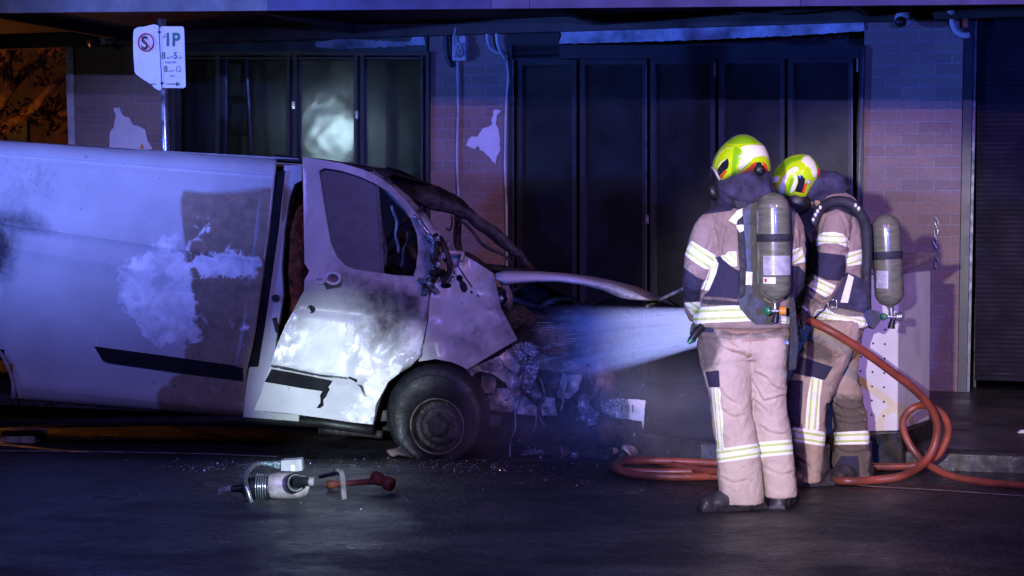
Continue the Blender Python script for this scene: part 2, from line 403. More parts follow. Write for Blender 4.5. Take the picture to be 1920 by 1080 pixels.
M['cloth_brown'] = cloth_mat('brown_turnout_cloth', (.27, .20, .17), (.36, .27, .23))
def helmet_mat():
    m, nt, b = new_mat('helmet_shell'); v = coord(nt)
    c = mixc(nt, ramp(nt, noise_n(nt, v, 9, 3), .3, .7), (.50, .78, .006), (.62, .86, .010))
    for k, col in (('h_green', (.24, .56, .01)), ('h_white', (.88, .90, .66)), ('h_red', (.85, .09, .025)), ('h_black', (.015, .015, .03))):
        c = mixc(nt, ramp(nt, attr(nt, k), *((1.0, 2.0) if k == 'h_white' else (-.35, .35))), c, col)
    nt.links.new(c, b.inputs['Base Color']); b.inputs['Roughness'].default_value = .22; b.inputs['Coat Weight'].default_value = .5
    h = math_n(nt, 'SUBTRACT', ramp(nt, attr(nt, 'h_white'), -1, 1), ramp(nt, attr(nt, 'h_black'), -1, 1, 0, 3)); bump(nt, b, h, .5, .004); return m
M['helmet'] = helmet_mat()
def cyl_mat():
    m, nt, b = new_mat('composite_cylinder'); v = coord(nt, scale=(1, 1, 6))
    n1 = noise_n(nt, v, 12, 5); nt.links.new(mixc(nt, ramp(nt, n1, .3, .7), (.10, .105, .075), (.19, .19, .14)), b.inputs['Base Color'])
    b.inputs['Roughness'].default_value = .28; b.inputs['Coat Weight'].default_value = .6; b.inputs['Coat Roughness'].default_value = .08; bump(nt, b, n1, .15, .002); return m
M['cylinder'] = cyl_mat()
def pane_mat():
    m, nt, b = new_mat('window_glass'); nt.nodes.remove(b); out = nt.nodes['Material Output']
    tr = nt.nodes.new('ShaderNodeBsdfTransparent'); tr.inputs[0].default_value = (.75, .8, .85, 1)
    gl = nt.nodes.new('ShaderNodeBsdfGlossy'); gl.inputs['Roughness'].default_value = .10; gl.inputs[0].default_value = (.8, .85, .8, 1)
    v = coord(nt); bp = N(nt, 'ShaderNodeBump'); bp.inputs['Strength'].default_value = .12; bp.inputs['Distance'].default_value = .03
    nt.links.new(noise_n(nt, v, 2.2, 2), bp.inputs['Height']); nt.links.new(bp.outputs[0], gl.inputs['Normal'])
    mx = nt.nodes.new('ShaderNodeMixShader'); mx.inputs[0].default_value = .035
    nt.links.new(tr.outputs[0], mx.inputs[1]); nt.links.new(gl.outputs[0], mx.inputs[2]); nt.links.new(mx.outputs[0], out.inputs[0]); return m
M['pane'] = pane_mat()
def sooty_glass():
    m, nt, b = new_mat('sooty_glass'); v = coord(nt); n = noise_n(nt, v, 9, 7, .6, 1)
    nt.links.new(mixc(nt, ramp(nt, n, .35, .7), (.055, .06, .085), (.02, .022, .03)), b.inputs['Base Color']); b.inputs['Roughness'].default_value = .42
    b.inputs['Alpha'].default_value = .93; bump(nt, b, n, .2, .006); return m
M['sooty'] = sooty_glass()
M['backing'] = simple('frosted_backing', (.026, .034, .040), .20, .0, var=.35, scale=1.2, bstr=.35, bscale=.9, bdist=.05, rvar=.03)

# ================================================================== SETTING
def setting(name, mb, mat, **k): return tag(mb.build(name, mat, **k), kind='structure')
ys = [-60, -20, 0, 3, 6, 9.7, 13.6, 18, 40, 120, 600]; xs_ = [-400, -60, -20, -8, 0, 8, 20, 60, 400]
mb = MB(); vv = [(x, y, gz(y)) for y in ys for x in xs_]; nx = len(xs_)
mb.add(vv, [(j * nx + i, j * nx + i + 1, (j + 1) * nx + i + 1, (j + 1) * nx + i) for j in range(len(ys) - 1) for i in range(nx - 1)])
setting('road', mb, M['asphalt'])
# pavement with a kerb, built out toward the road on the right
def wall_xy(s, off):   # s metres along the wall from its foot at x=0
    p = WALL.p0 + WALL.u * s - WALL.n * off; return (p.x, p.y)
kerb = [wall_xy(-30, 2.55), wall_xy(-2.0, 2.55), wall_xy(0.2, 2.6), (1.2, 12.15), (2.4, 11.75), (4.4, 11.05), (14, 7.7)]
inner = [wall_xy(-30, -.5), wall_xy(-2, -.5), wall_xy(.2, -.5), wall_xy(2.5, -.5), wall_xy(4, -.5), wall_xy(8, -.5), wall_xy(20, -.5)]
KZ = 0.06
def strip_poly(a, b, z0, z1, name, mat):
    m_ = MB(); n = len(a)
    m_.add([(p[0], p[1], z0) for p in a] + [(p[0], p[1], z1) for p in b], [(i, i + 1, n + i + 1, n + i) for i in range(n - 1)])
    return m_
kin = [(a[0] * .985 + b[0] * .015 + 0, a[1] + .14) for a, b in zip(kerb, inner)]
mp = strip_poly(kin, inner, KZ - .004, .045, 'p', None)
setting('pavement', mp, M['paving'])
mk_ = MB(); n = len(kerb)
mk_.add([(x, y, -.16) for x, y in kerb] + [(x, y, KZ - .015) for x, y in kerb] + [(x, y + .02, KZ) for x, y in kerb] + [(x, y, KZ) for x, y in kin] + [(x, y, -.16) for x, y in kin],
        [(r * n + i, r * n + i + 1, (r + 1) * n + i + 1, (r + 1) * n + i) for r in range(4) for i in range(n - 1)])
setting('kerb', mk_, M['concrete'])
def ground_line(name, pts, w, h=.006):
    m_ = MB(); P = [ground(*p, h) for p in pts]; side = Vector((0, w / 2, 0))
    m_.add([p - side for p in P] + [p + side for p in P], [(i, i + 1, len(P) + i + 1, len(P) + i) for i in range(len(P) - 1)])
    return tag(m_.build(name, M['marking']), kind='structure')
ground_line('road_seam', [(1600, 909), (1640, 912), (1780, 920), (1960, 933), (2200, 950)], .035)
ground_line('gutter_seam', [(-300, 841), (0, 845), (200, 847), (400, 851), (520, 856)], .05)

# ================================================================== BUILDING
W = WALL; wu, wn_ = W.u, W.n
def wuv(co): return (co.dot(wu), co.z)
def wq(x0, y0, x1, y1, off): return [W(x0, y1, off), W(x1, y1, off), W(x1, y0, off), W(x0, y0, off)]
def wbox(m_, x0, y0, x1, y1, off, th): return m_.hexa(wq(x0, y0, x1, y1, off), wn_ * th)
def wpart(name, x0, y0, x1, y1, off, th, mat, parent, **k):
    return wbox(MB(), x0, y0, x1, y1, off, th).build(name, mat, parent, **k)
shop = thing('shop_building', W(960, 713, 0), "brick corner shop with dark folding doors under a long awning", 'building')
GB = 735   # below the pavement line
def pier(name, xt0, xt1, xb0, xb1, y0=-40, y1=740):
    q = [W(xb0, y1), W(xb1, y1), W(xt1, y0), W(xt0, y0)]
    return MB().hexa(q, wn_ * .35).build(name, M['brick'], shop, uvf=wuv)
pier('brick_pier', 122, 300, 150, 318); pier('brick_pier', 806, 952, 800, 958); pier('brick_pier', 1622, 1808, 1612, 1795)
mb = MB(); a, b_ = W(122, -40), W(150, 740)                 # side wall round the left corner
mb.hexa([b_ + wn_ * .352, b_ + wn_ * 12, Vector((a.x, a.y, a.z)) + wn_ * 12, a + wn_ * .352], wu * .3)
mb.build('side_wall', M['brick'], shop, uvf=lambda co: (co.dot(wn_), co.z))
mb = MB().hexa([W(124, 60, .004), W(139, 60, .004), W(153, 740, .004), W(147, 740, .004)][::-1], wn_ * -.03)
mb.build('corner_bead', M['conduit'], shop)
wpart('upper_wall', 300, -60, 806, 62, -.02, .3, M['brick'], shop, uvf=wuv)
wpart('upper_wall', 952, -60, 1622, 40, -.02, .3, M['brick'], shop, uvf=wuv)
wpart('upper_wall', 1808, -80, 2700, 14, -.02, .3, M['brick'], shop, uvf=wuv)
wpart('upper_wall', 122, -900, 2700, -62, -.03, .3, M['brick'], shop, uvf=wuv)
# awning: fascia panels, soffit, rear ledger
aw = 2.35
def fas(x0, x1, mat, nm='awning_fascia'):
    def yb(x): return 24 - .0085 * x
    q = [W(x0, yb(x0), aw), W(x1, yb(x1), aw), W(x1, yb(x1) - 150, aw), W(x0, yb(x0) - 150, aw)]
    return MB().hexa(q, wn_ * .05).build(nm, mat, shop)
M['fas_grey'] = simple('grey_fascia', (.20, .19, .18), .6, var=.25, scale=4)
M['fas_blue'] = simple('blue_fascia', (.10, .09, .17), .55, var=.25, scale=3)
M['fas_mauve'] = simple('mauve_fascia', (.16, .13, .19), .55, var=.25, scale=3)
fas(-400, 502, M['fas_grey']); fas(503, 920, M['fas_blue']); fas(921, 992, M['fas_mauve']); fas(993, 1500, M['fas_mauve']); fas(1501, 2700, M['fas_blue'])
z0 = W(960, 13, aw).z
def flat(m_, s0, s1, o0, o1, z, th):
    c = [W.p0 + wu * s - wn_ * o for s, o in ((s0, o0), (s1, o0), (s1, o1), (s0, o1))]
    return m_.hexa([Vector((p.x, p.y, z)) for p in c], Vector((0, 0, th)))
flat(MB(), -14, 9.5, aw - .01, .012, z0 + .16, .08).build('awning_soffit', M['soffit'], shop)
flat(MB(), -14, 9.5, .10, .012, z0 + .03, .125).build('awning_ledger', M['soffit'], shop)
for k in range(10):
    s = -13 + k * 2.3; flat(MB(), s, s + .06, aw - .02, .11, z0 + .07, .088).build('awning_joist', M['soffit'], shop)

# left shopfront: sign board, dark frame, panes, backing
M['signboard'] = simple('faded_signboard', (.07, .10, .075), .6, var=.3, scale=5)
wpart('sign_board', 344, 56, 800, 96, .0, .06, M['signboard'], shop)
def text_mesh(txt, size, origin, u, up, n, mat, name, parent, depth=.002, align='LEFT', bold=0.0, sx=1.0):
    cu = bpy.data.curves.new('t', 'FONT'); cu.body = txt; cu.size = size; cu.align_x = align; cu.extrude = depth; cu.offset = bold; cu.space_character = 1.0
    o = bpy.data.objects.new('t', cu); COL.objects.link(o)
    dg = bpy.context.evaluated_depsgraph_get(); me = bpy.data.meshes.new_from_object(o.evaluated_get(dg)); bpy.data.objects.remove(o)
    Mx = Matrix((( *(u * sx), 0), (*up, 0), (*n, 0), (0, 0, 0, 1))).transposed(); Mx.translation = origin
    me.transform(Mx); me.materials.clear(); me.materials.append(mat); me.name = name
    o = bpy.data.objects.new(name, me); COL.objects.link(o); return adopt(o, parent)
UPZ = Vector((0, 0, 1))
text_mesh('Rolling Papers', .105, W(362, 81, .004), wu, UPZ, -wn_, M['ink_black'], 'lettering', shop, bold=.003)
text_mesh('Rolling Machines', .105, W(478, 81, .004), wu, UPZ, -wn_, M['ink_black'], 'lettering', shop, bold=.003)
OFFW = lambda o: (lambda x, y: W(x, y, o))
def scrap(name, poly, off=.006, mat='paper', parent=shop, amp=2.0, seed=1, th=.004):
    return sheet(name, rough(poly, amp, 4, seed), M[mat], OFFW(off), wn_ * th, step=14, parent=parent)
scrap('torn_poster', [(213, 202), (224, 201), (232, 217), (242, 222), (250, 234), (272, 242), (276, 262), (286, 279), (205, 290), (205, 250), (214, 236), (216, 214)], amp=1.2)
scrap('yellow_scrap', [(266, 268), (270, 278), (262, 279)], off=.012, mat='brass', amp=.3)
scrap('peeling_patch', [(594, 79), (640, 71), (645, 62), (652, 67), (665, 74), (700, 76), (768, 79), (775, 64), (790, 57), (798, 84), (640, 92), (590, 88)], off=.008, mat='plaster', amp=1.2)
scrap('peeling_patch', [(720, 53), (744, 52), (742, 62), (730, 60)], off=.008, mat='plaster', amp=.6)
scrap('torn_poster', [(925, 206), (938, 207), (926, 232), (938, 248), (936, 280), (928, 308), (914, 294), (897, 272), (888, 278), (873, 270), (884, 256), (898, 255), (905, 243), (921, 234)], amp=2.6, seed=4)
def lintel_poly(): return [(1048, 50), (1180, 46), (1340, 41), (1480, 35), (1618, 30), (1621, 58), (1480, 67), (1330, 74), (1180, 79), (1048, 82), (1052, 66)]
sheet('peeling_lintel', rough(lintel_poly(), 1.2, 6, 3), M['plaster'], OFFW(.02), wn_ * .03, step=16, parent=shop)
wpart('lintel_board', 952, 42, 1049, 112, .01, .05, M['alu_dark'], shop)

fr = MB()
for x0, x1 in ((320, 328), (404, 412), (537, 543), (549, 556), (664, 670), (676, 682), (789, 793), (798, 804)): wbox(fr, x0, 96, x1, GB, .05, .07)
wbox(fr, 320, 96, 804, 104, .055, .08); wbox(fr, 320, 107, 804, 111, .03, .05); wbox(fr, 536, 60, 537.4, 61, .0, .01)
fr.build('window_frame', M['alu_dark'], shop)
for x0, x1 in ((329, 403), (413, 536), (557, 663), (683, 788)):
    wpart('window_pane', x0, 112, x1, 700, -.01, .008, M['pane'], shop)
wpart('window_blind', 320, 98, 806, GB, -.34, .02, M['backing'], shop)
wpart('door_panel', 306, 96, 319, GB, .02, .05, M['alu_dark'], shop)
for x, y in ((550, 197), (669, 215)):
    wpart('door_lock', x - 3, y - 7, x + 2, y + 7, .07, .03, M['steel'], shop)
# ladder behind the glass
lad = thing('ladder', W(450, 600, -.2), "dark ladder leaning behind the left shop window", 'ladder')
m_ = MB()
for a, b_ in (((425, 105), (418, 640)), ((462, 105), (492, 640))): m_.tube([W(*a, -.14), W(*b_, -.24)], .022, 8)
m_.build('rail', M['bead'], lad)
for i in range(8):
    y = 116 + i * 67; t = (y - 105) / 535
    MB().tube([W(425 - 7 * t, y, -.14 - .1 * t), W(462 + 30 * t, y + 1, -.14 - .1 * t)], .016, 8).build('rung', M['black'], lad)
# bifold doors on the right
bx = [966, 1084, 1216, 1344, 1474, 1602]
for i in range(5):
    x0, x1 = bx[i] + 3, bx[i + 1] - 3
    dp = wpart('folding_door', x0, 112 - i, x1, 716, -.02, .05, M['door_dark'], shop)
    m_ = MB(); wbox(m_, x0, 112 - i, x0 + 9, 716, .012, .03); wbox(m_, x1 - 9, 112 - i, x1, 716, .012, .03); wbox(m_, x0 + 9.2, 112 - i, x1 - 9.2, 122 - i, .010, .028)
    m_.build('door_stile', M['alu_dark'], dp)
    wpart('door_edge_strip', x1 - 2.2, 120, x1 - .4, 712, .018, .008, M['bead'] if i in (1, 4) else M['alu_dark'], dp)
wpart('door_header', 952, 84, 1622, 110, .01, .06, M['alu_dark'], shop)
wpart('door_hinge', 1338, 118, 1342, 143, .03, .02, M['steel'], shop); wpart('door_hinge', 1606, 110, 1609, 135, .03, .02, M['steel'], shop)
wpart('door_bolt', 1210, 403, 1216, 420, .03, .02, M['steel'], shop)
wpart('door_jamb', 953, 84, 960, GB, .03, .06, M['alu_dark'], shop); wpart('jamb_bead', 961, 112, 963, GB, .045, .02, M['bead'], shop)
q = [W(1600, GB, .03), W(1611, GB, .03), W(1622, 84, .03), W(1612, 84, .03)]; MB().hexa(q, wn_ * .06).build('door_jamb', M['alu_dark'], shop)
q = [W(1597, GB, .05), W(1599, GB, .05), W(1620, 90, .05), W(1618, 90, .05)]; MB().hexa(q, wn_ * .02).build('jamb_bead', M['bead'], shop)
# shutter on the far right
m_ = MB(); zt, zb = W(1900, 0).z, W(1900, 716).z; P0 = []; nsl = 82
p_l, p_r = W(1826, 716), W(2700, 716)
for k in range(nsl + 1):
    z = zb + (zt - zb) * k / nsl
    for dz, o in ((.0, .0), (.012, .004), (.028, .004)):
        P0 += [Vector((p_l.x, p_l.y, z + dz)) - wn_ * (o - .06), Vector((p_r.x, p_r.y, z + dz)) - wn_ * (o - .06)]
m_.add(P0, [(2 * i, 2 * i + 1, 2 * i + 3, 2 * i + 2) for i in range(len(P0) // 2 - 1)])
m_.build('roller_shutter', M['shutter'], shop)
q = [W(1796, GB, .02), W(1812, GB, .02), W(1826, 10, .02), W(1809, 10, .02)]; MB().hexa(q, wn_ * .2).build('shutter_guide', M['alu_dark'], shop)
q = [W(1813, GB, -.01), W(1818, GB, -.01), W(1833, 10, -.01), W(1828, 10, -.01)]; MB().hexa(q, wn_ * .06).build('shutter_guide', M['bead'], shop)
# backing so no light leaks through
wpart('inner_wall', 320, -60, 1830, GB + 10, -.62, .1, M['black'], shop)

# conduits, boxes, cameras, cables
def wtube(name, pts, r, mat, label, cat, off=.03, group=None):
    P = [W(p[0], p[1], p[2] if len(p) > 2 else off) for p in pts]
    return tag(MB().tube(catmull(P, 6), r, 8).build(name, M[mat], smooth=True), label, cat, group)
bxo = thing('junction_box', W(859, 90, .0), "pale junction box with knotted cables near top of the middle brick pier", 'junction box')
MB().hexa(wq(847, 66, 873, 114, .08), wn_ * .08).build('housing', M['white_plastic'], bxo, bevel=.012)
MB().tube(catmull([W(855, 52, .10), W(851, 75, .11), W(858, 95, .12), (W(868, 104, .11)), W(860, 80, .12), W(853, 108, .11)], 6), .012, 8).build('knotted_cable', M['conduit'], bxo, smooth=True)
wtube('conduit_pipe', [(858, 114), (859, 200), (857, 300), (861, 400), (862, 470), (861, 720)], .013, 'conduit', "thin white conduit running down the middle brick pier from the junction box", 'pipe')
wtube('cable_duct', [(862, 22, .05), (859, 45, .05), (854, 66, .06)], .026, 'conduit', "thick pale cable duct dropping from awning into the junction box", 'pipe')
wtube('cable_duct', [(836, 25), (836, 60), (838, 100), (845, 118), (850, 124)], .022, 'alu_dark', "dark curved cable left of the junction box", 'cable')
wtube('service_pipe', [(913, 20, .06), (913, 60, .06), (918, 88, .05), (935, 100, .05), (942, 100, .05)], .016, 'conduit', "bent white pipe nearer the junction box, left of the pair over the middle pier", 'pipe')
wtube('service_pipe', [(930, 20, .07), (931, 60, .07), (935, 88, .06), (948, 112, .05)], .017, 'conduit', "straighter white pipe right of the bent one over the middle pier", 'pipe')
wtube('door_cable', [(950, 110), (953, 150), (949, 200), (947, 320), (950, 420), (951, 720)], .012, 'conduit', "mauve cable running down the right edge of the middle brick pier", 'cable')
cb = MB()
P = [W(480, 43, .2), W(560, 34, .2), (W(620, 48, .2)), W(700, 52, .2), W(790, 44, .2), W(860, 30, .2)]
tag(MB().tube(catmull(P, 8), .007, 6).build('slack_cable', M['soffit'], smooth=True), "slack brown cable under the awning above the left shop window", 'cable')
P = [W(960, 27, .25), W(1040, 24, .25), W(1110, 36, .25), W(1200, 36, .25), W(1315, 20, .25), W(1440, 26, .25), W(1560, 14, .25), W(1690, 3, .25)]
tag(MB().tube(catmull(P, 8), .009, 6).build('slack_cable', M['soffit'], smooth=True), "long sagging cable under the awning above the folding doors", 'cable')
c = thing('security_camera', W(195, 72, .1), "grey bullet security camera at the left brick pier", 'camera')
MB().tube([W(181, 76, .30), W(212, 73, .10)], .045, 14).build('housing', M['white_plastic'], c, smooth=True)
MB().tube([W(168, 78, .36), W(184, 76, .28)], [.052, .048], 14).build('lens_hood', M['black'], c, smooth=True)
MB().tube([W(197, 48, .12), W(197, 66, .12), W(203, 72, .10)], .018, 8).build('bracket', M['white_plastic'], c, smooth=True)
c = thing('security_camera', W(1693, 25, .1), "white dome security camera high on the right brick pier", 'camera')
ce = W(1697, 34, .16)
MB().ell(ce, .085, .085, .075).build('housing', M['white_plastic'], c, smooth=True)
MB().ell(ce + Vector((-.045, -.055, -.035)), .048, .045, .045).build('lens', M['black'], c, smooth=True)
MB().lathe([(.05, 0), (.05, .04), (.035, .1)], ce + Vector((0, 0, .05)), (0, 0, 1), 16).build('mount', M['white_plastic'], c, smooth=True)
c = thing('downpipe_bend', W(1800, 40, .05), "white curved pipe elbow beside the shutter at top right", 'pipe')
MB().tube(catmull([W(1786, 22, .06), W(1787, 45, .06), W(1795, 60, .06), W(1808, 66, .05), (W(1818, 66, .04))], 6), .028, 10).build('pipe', M['conduit'], c, smooth=True)
MB().ell(W(1786, 20, .07), .05, .05, .045).build('collar', M['white_plastic'], c, smooth=True)
q = [W(1805, 52, .09), W(1815, 52, .09), W(1811, -5, .09), W(1801, -5, .09)]
tag(MB().hexa(q, wn_ * .03).build('red_bracket', M['label_red']), "small red bracket strap next to the white pipe elbow", 'bracket')
ch = MB()
for k in range(11):
    p = W(1755 + math.sin(k) * 1.2, 408 + k * 9, .03); w_ = Vector((0, 0, 1)); uu = wu if k % 2 else (wu * .3 + wn_ * .5)
    ring = [p + w_ * (.026 * math.cos(t)) + uu * (.014 * math.sin(t)) for t in np.linspace(0, 2 * math.pi, 13)]
    ch.tube(ring, .0045, 6, caps=False)
tag(ch.build('hanging_chain', M['steel'], smooth=True), "short steel chain hanging on the right brick pier", 'chain')

# ================================================================== TREE at far left
tree = thing('street_tree', (-6.4, 23.2, -.12), "bare-limbed tree glowing orange behind the shop corner", 'tree')
def tp(x, y, Y=23.0): return at(x, y, Y)
m_ = MB(); m_.tube([(-6.7, 23.2, -.15), tp(-60, 420, 23.2), tp(-40, 300), tp(-15, 230)], [.24, .2, .16, .13], 12)
m_.build('trunk', M['tree_bark'], tree, smooth=True)
m_ = MB()
for pts in ([(-15, 230), (20, 165), (75, 115), (150, 60)], [(5, 240), (60, 205), (95, 165), (160, 120)], [(-15, 235), (-10, 150), (12, 80), (20, 10)], [(20, 165), (15, 110), (60, 40), (80, -20)],
            [(-30, 280), (-80, 200), (-120, 90)], [(60, 205), (110, 215), (170, 190)], [(75, 115), (90, 60), (130, 10)]):
    P = catmull([tp(*p, 23 + random.uniform(-.5, .5)) for p in pts], 5); m_.tube(P, [.075 - .055 * i / len(P) for i in range(len(P))], 8)
m_.build('limbs', M['tree_bark'], tree, smooth=True)
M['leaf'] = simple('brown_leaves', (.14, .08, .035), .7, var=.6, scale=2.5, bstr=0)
m_ = MB()
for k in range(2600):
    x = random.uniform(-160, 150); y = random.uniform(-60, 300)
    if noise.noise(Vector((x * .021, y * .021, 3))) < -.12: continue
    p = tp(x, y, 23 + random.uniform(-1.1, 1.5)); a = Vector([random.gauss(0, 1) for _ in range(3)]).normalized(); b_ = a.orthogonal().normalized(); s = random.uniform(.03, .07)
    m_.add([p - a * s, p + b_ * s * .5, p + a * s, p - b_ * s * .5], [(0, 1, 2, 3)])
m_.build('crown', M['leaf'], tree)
hs = thing('low_wall', (-6.0, 27, -.1), "low rendered wall lit orange beyond the tree", 'wall')
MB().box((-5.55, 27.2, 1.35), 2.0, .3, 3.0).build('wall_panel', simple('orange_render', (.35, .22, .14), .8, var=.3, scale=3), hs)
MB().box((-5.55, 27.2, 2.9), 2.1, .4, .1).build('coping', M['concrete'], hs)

fh = thing('far_house', (-11, 38, -.1), "dim brown house wall with a dark window far behind the orange-lit tree", 'house')  # wall added as a backdrop for the warm glow behind the tree
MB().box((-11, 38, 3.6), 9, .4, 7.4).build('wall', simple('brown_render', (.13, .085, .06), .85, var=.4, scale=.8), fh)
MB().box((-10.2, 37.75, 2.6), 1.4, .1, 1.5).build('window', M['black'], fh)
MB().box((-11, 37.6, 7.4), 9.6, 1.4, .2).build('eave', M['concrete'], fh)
lamp("street_lamp_far", 'SPOT', (-13, 30, 4.5), (-9.5, 38, 3), 450, (1.0, 0.36, 0.10), size=0.3, spot=120, blend=0.6)  # added orange spot that makes the backdrop glow

# ================================================================== PARKING SIGN
ps = thing('parking_sign', ground(312, 850), "parking sign on a steel pole behind the white van", 'sign')
SY = 14.7
MB().tube([at(303, 36, SY), at(312, 300, SY), at(318, 640, SY), Vector((at(318, 640, SY).x, SY, -.1))], [.03, .03, .03, .03], 16).build('pole', M['steel'], ps, smooth=True)
SP = Plane((-2.66, SY - .05, 0), R(4))
M['sign_white'] = simple('sign_sheet', (.72, .74, .78), .4, var=.05, scale=9, bstr=.1, bscale=4, bdist=.01)
pl = catmull([(250, 62, 0), (256, 52, 0), (270, 50, 0), (298, 49, 0), (300, 100, 0), (304, 165, 0), (290, 165, 0), (283, 158, 0), (256, 140, 0), (252, 128, 0), (250, 95, 0)], 3, True)
sheet('left_plate', [(p.x, p.y) for p in pl], M['sign_white'], lambda x, y: SP(x, y, .004), Vector((0, .004, 0)), step=14, parent=ps)['label'] = "bent no stopping plate with its lower corner folded away"
def rrect(x0, y0, x1, y1, r, lean=0):
    out = []
    for cx, cy, a0 in ((x1 - r, y0 + r, -90), (x1 - r, y1 - r, 0), (x0 + r, y1 - r, 90), (x0 + r, y0 + r, 180)):
        for k in range(5):
            a = R(a0 + 22.5 * k); px_, py_ = cx + r * math.cos(a), cy + r * math.sin(a); out.append((px_ + lean * (py_ - y0), py_))
    return out
sheet('right_plate', rrect(299, 49.5, 345, 165, 5, .03), M['sign_white'], lambda x, y: SP(x, y, .008), Vector((0, .004, 0)), step=20, parent=ps)['label'] = "white one hour parking plate with green lettering"
su, sn = SP.u, -SP.n
def stext(t, px_, py_, h, mat, bold=.0, sx=.9):
    return text_mesh(t, h / F * SY / .70, SP(px_, py_, .012), su, UPZ, sn, M[mat], 'lettering', ps, depth=.0008, bold=bold, sx=sx)
stext('1P', 307, 86, 24, 'ink_green', .004, .88)
MB().hexa([SP(305.5, 69.5, .0135), SP(309.5, 64.5, .0135), SP(309.8, 68, .0135), SP(306.8, 72, .0135)], Vector((0, .0025, 0))).build('lettering', M['ink_green'], ps)
stext('8', 302.5, 110, 12, 'ink_green', .0015); stext('AM', 313, 110, 3.5, 'ink_green'); stext('-', 320, 110, 12, 'ink_green'); stext('5', 325, 110, 12, 'ink_green', .0015); stext('PM', 335.5, 110, 3.5, 'ink_green')
stext('MON-FRI', 309, 119, 4, 'ink_green')
stext('8', 307, 135, 11.5, 'ink_green', .0015); stext('AM', 316.5, 135, 3.5, 'ink_green'); stext('-', 323, 135, 10, 'ink_green'); stext('12', 328, 135, 11, 'ink_green', .0, .75)
stext('SAT', 318, 144.5, 4.5, 'ink_green')
m_ = MB()
def sbar(x0, y0, x1, y1): m_.hexa([SP(x0, y1, .0135), SP(x1, y1, .0135), SP(x1, y0, .0135), SP(x0, y0, .0135)], Vector((0, .0025, 0)))
sbar(313, 156.5, 333, 158.5); m_.add([SP(330, 153, .0135), SP(338, 157.5, .0135), SP(330, 162, .0135)], [(0, 1, 2)]); sbar(279.5, 156.5, 291, 158.8)
m_.build('arrow', M['ink_green'], ps)
stext('S', 264.5, 92, 24, 'ink_black', .003, .85)
ring = [SP(273.5 + 14.3 * math.cos(t), 79.5 + 16.3 * math.sin(t), .012) for t in np.linspace(0, 2 * math.pi, 37)]
m_ = MB().tube(ring, .0055, 6, caps=False); m_.tube([SP(264, 68, .0155), SP(283, 92, .0155)], .0045, 6); m_.build('prohibition_ring', M['ink_red'], ps)
m_ = MB().tube([SP(297.5, 50, .016), SP(303.5, 165, .016)], .0035, 6)
for y in (60, 156): m_.ell(SP(298 + (y - 50) * .05, y, .018), .011, .008, .011, seg=10, rings=6)
m_.build('fixing_bolts', M['ink_black'], ps)

# ================================================================== VAN
V = VAN; vn = V.n; vu = V.u
van = thing('white_van', ground(815, 860), "fire-damaged white panel van with its front door hanging open and nose burnt out", 'van')
van.location.z = gz(12.5)
def lerp(a, b, t): return a + (b - a) * t
def poly_x(pl, y):                    # x on a polyline at height y
    for (x0, y0), (x1, y1) in zip(pl, pl[1:]):
        if y <= y1 or (x1, y1) == pl[-1]: return lerp(x0, x1, (y - y0) / (y1 - y0))
FRONT = [(519, 296), (506, 430), (491, 540), (477, 640), (463, 700), (455, 785)]
#        y at x=0, slope, inward offset
ROWS = [(262, .070, .42), (264, .068, .24), (271, .071, .165), (279, .075, .125), (285, .080, .108), (287, .080, .104), (289, .080, .122), (292, .080, .122), (296, .082, .104), (310, .09, .088),
        (340, .10, .062), (380, .125, .038), (410, .142, .022), (418, .146, .014), (420, .146, .016), (424, .148, .030), (440, .157, .022), (456, .170, .005), (460, .172, .0), (466, .172, .012),
        (500, .165, .003), (540, .155, -.006), (580, .148, -.010), (620, .141, -.006), (640, .136, .0), (655, .127, .002), (680, .115, .012), (705, .110, .018), (720, .105, .018), (724, .105, .030), (735, .090, .050), (743, .083, .085), (752, .080, .16)]
SX = list(np.concatenate([np.linspace(0, .9, 44), np.linspace(.905, .97, 10), [.972, .976, .98, .985, .99, .995, 1.0]]))
vs = []; pix = []
for iy, (y0, sl, off) in enumerate(ROWS):
    for t in SX:
        x = lerp(-460, 505, t); y = y0 + sl * x; xf = poly_x(FRONT, y); x = lerp(-460, xf, t); y = y0 + sl * x
        fade = 1 if x < 330 else max(0, (470 - x) / 140)
        o = off
        if t > .972 and 8 <= iy <= 24: o -= .010
        if iy in (18, 19): o = lerp(.006, off, fade)
        if x < 40 and iy > 20: o -= .03 * max(0, 1 - math.hypot(x + 130, y - 745) / 215) 
        o += noise.noise(Vector((x * .012, y * .015, 0))) * .006
        pix.append((x, y)); vs.append(V(x, y, -o))
pix = np.array(pix); nX = len(SX)
fc = [(j * nX + i, j * nX + i + 1, (j + 1) * nX + i + 1, (j + 1) * nX + i) for j in range(len(ROWS) - 1) for i in range(nX - 1)]
ARCH = circ(-130, 748, 157, 157, 40)
cen = np.array([pix[list(f)].mean(0) for f in fc]); kill = inside(cen, ARCH); fc = [f for f, k in zip(fc, kill) if not k]
SHADOW_TAN = [(337, 361), (400, 356), (512, 352), (500, 500), (470, 705), (452, 790), (300, 775), (292, 740), (345, 690), (350, 600), (352, 500), (343, 430)]  # outline of a cast shadow painted into the side panel colour
PEEL = [[(222, 500), (300, 465), (352, 480), (362, 560), (350, 640), (300, 652), (262, 620), (228, 570)], [(385, 392), (412, 395), (418, 415), (398, 418)], [(362, 425), (388, 425), (384, 450), (352, 462)],
        [(355, 478), (440, 470), (490, 490), (480, 520), (372, 515)], [(352, 590), (385, 600), (380, 650), (354, 655)], [(430, 600), (470, 620), (455, 640)], [(300, 440), (340, 430), (345, 465), (280, 480)]]
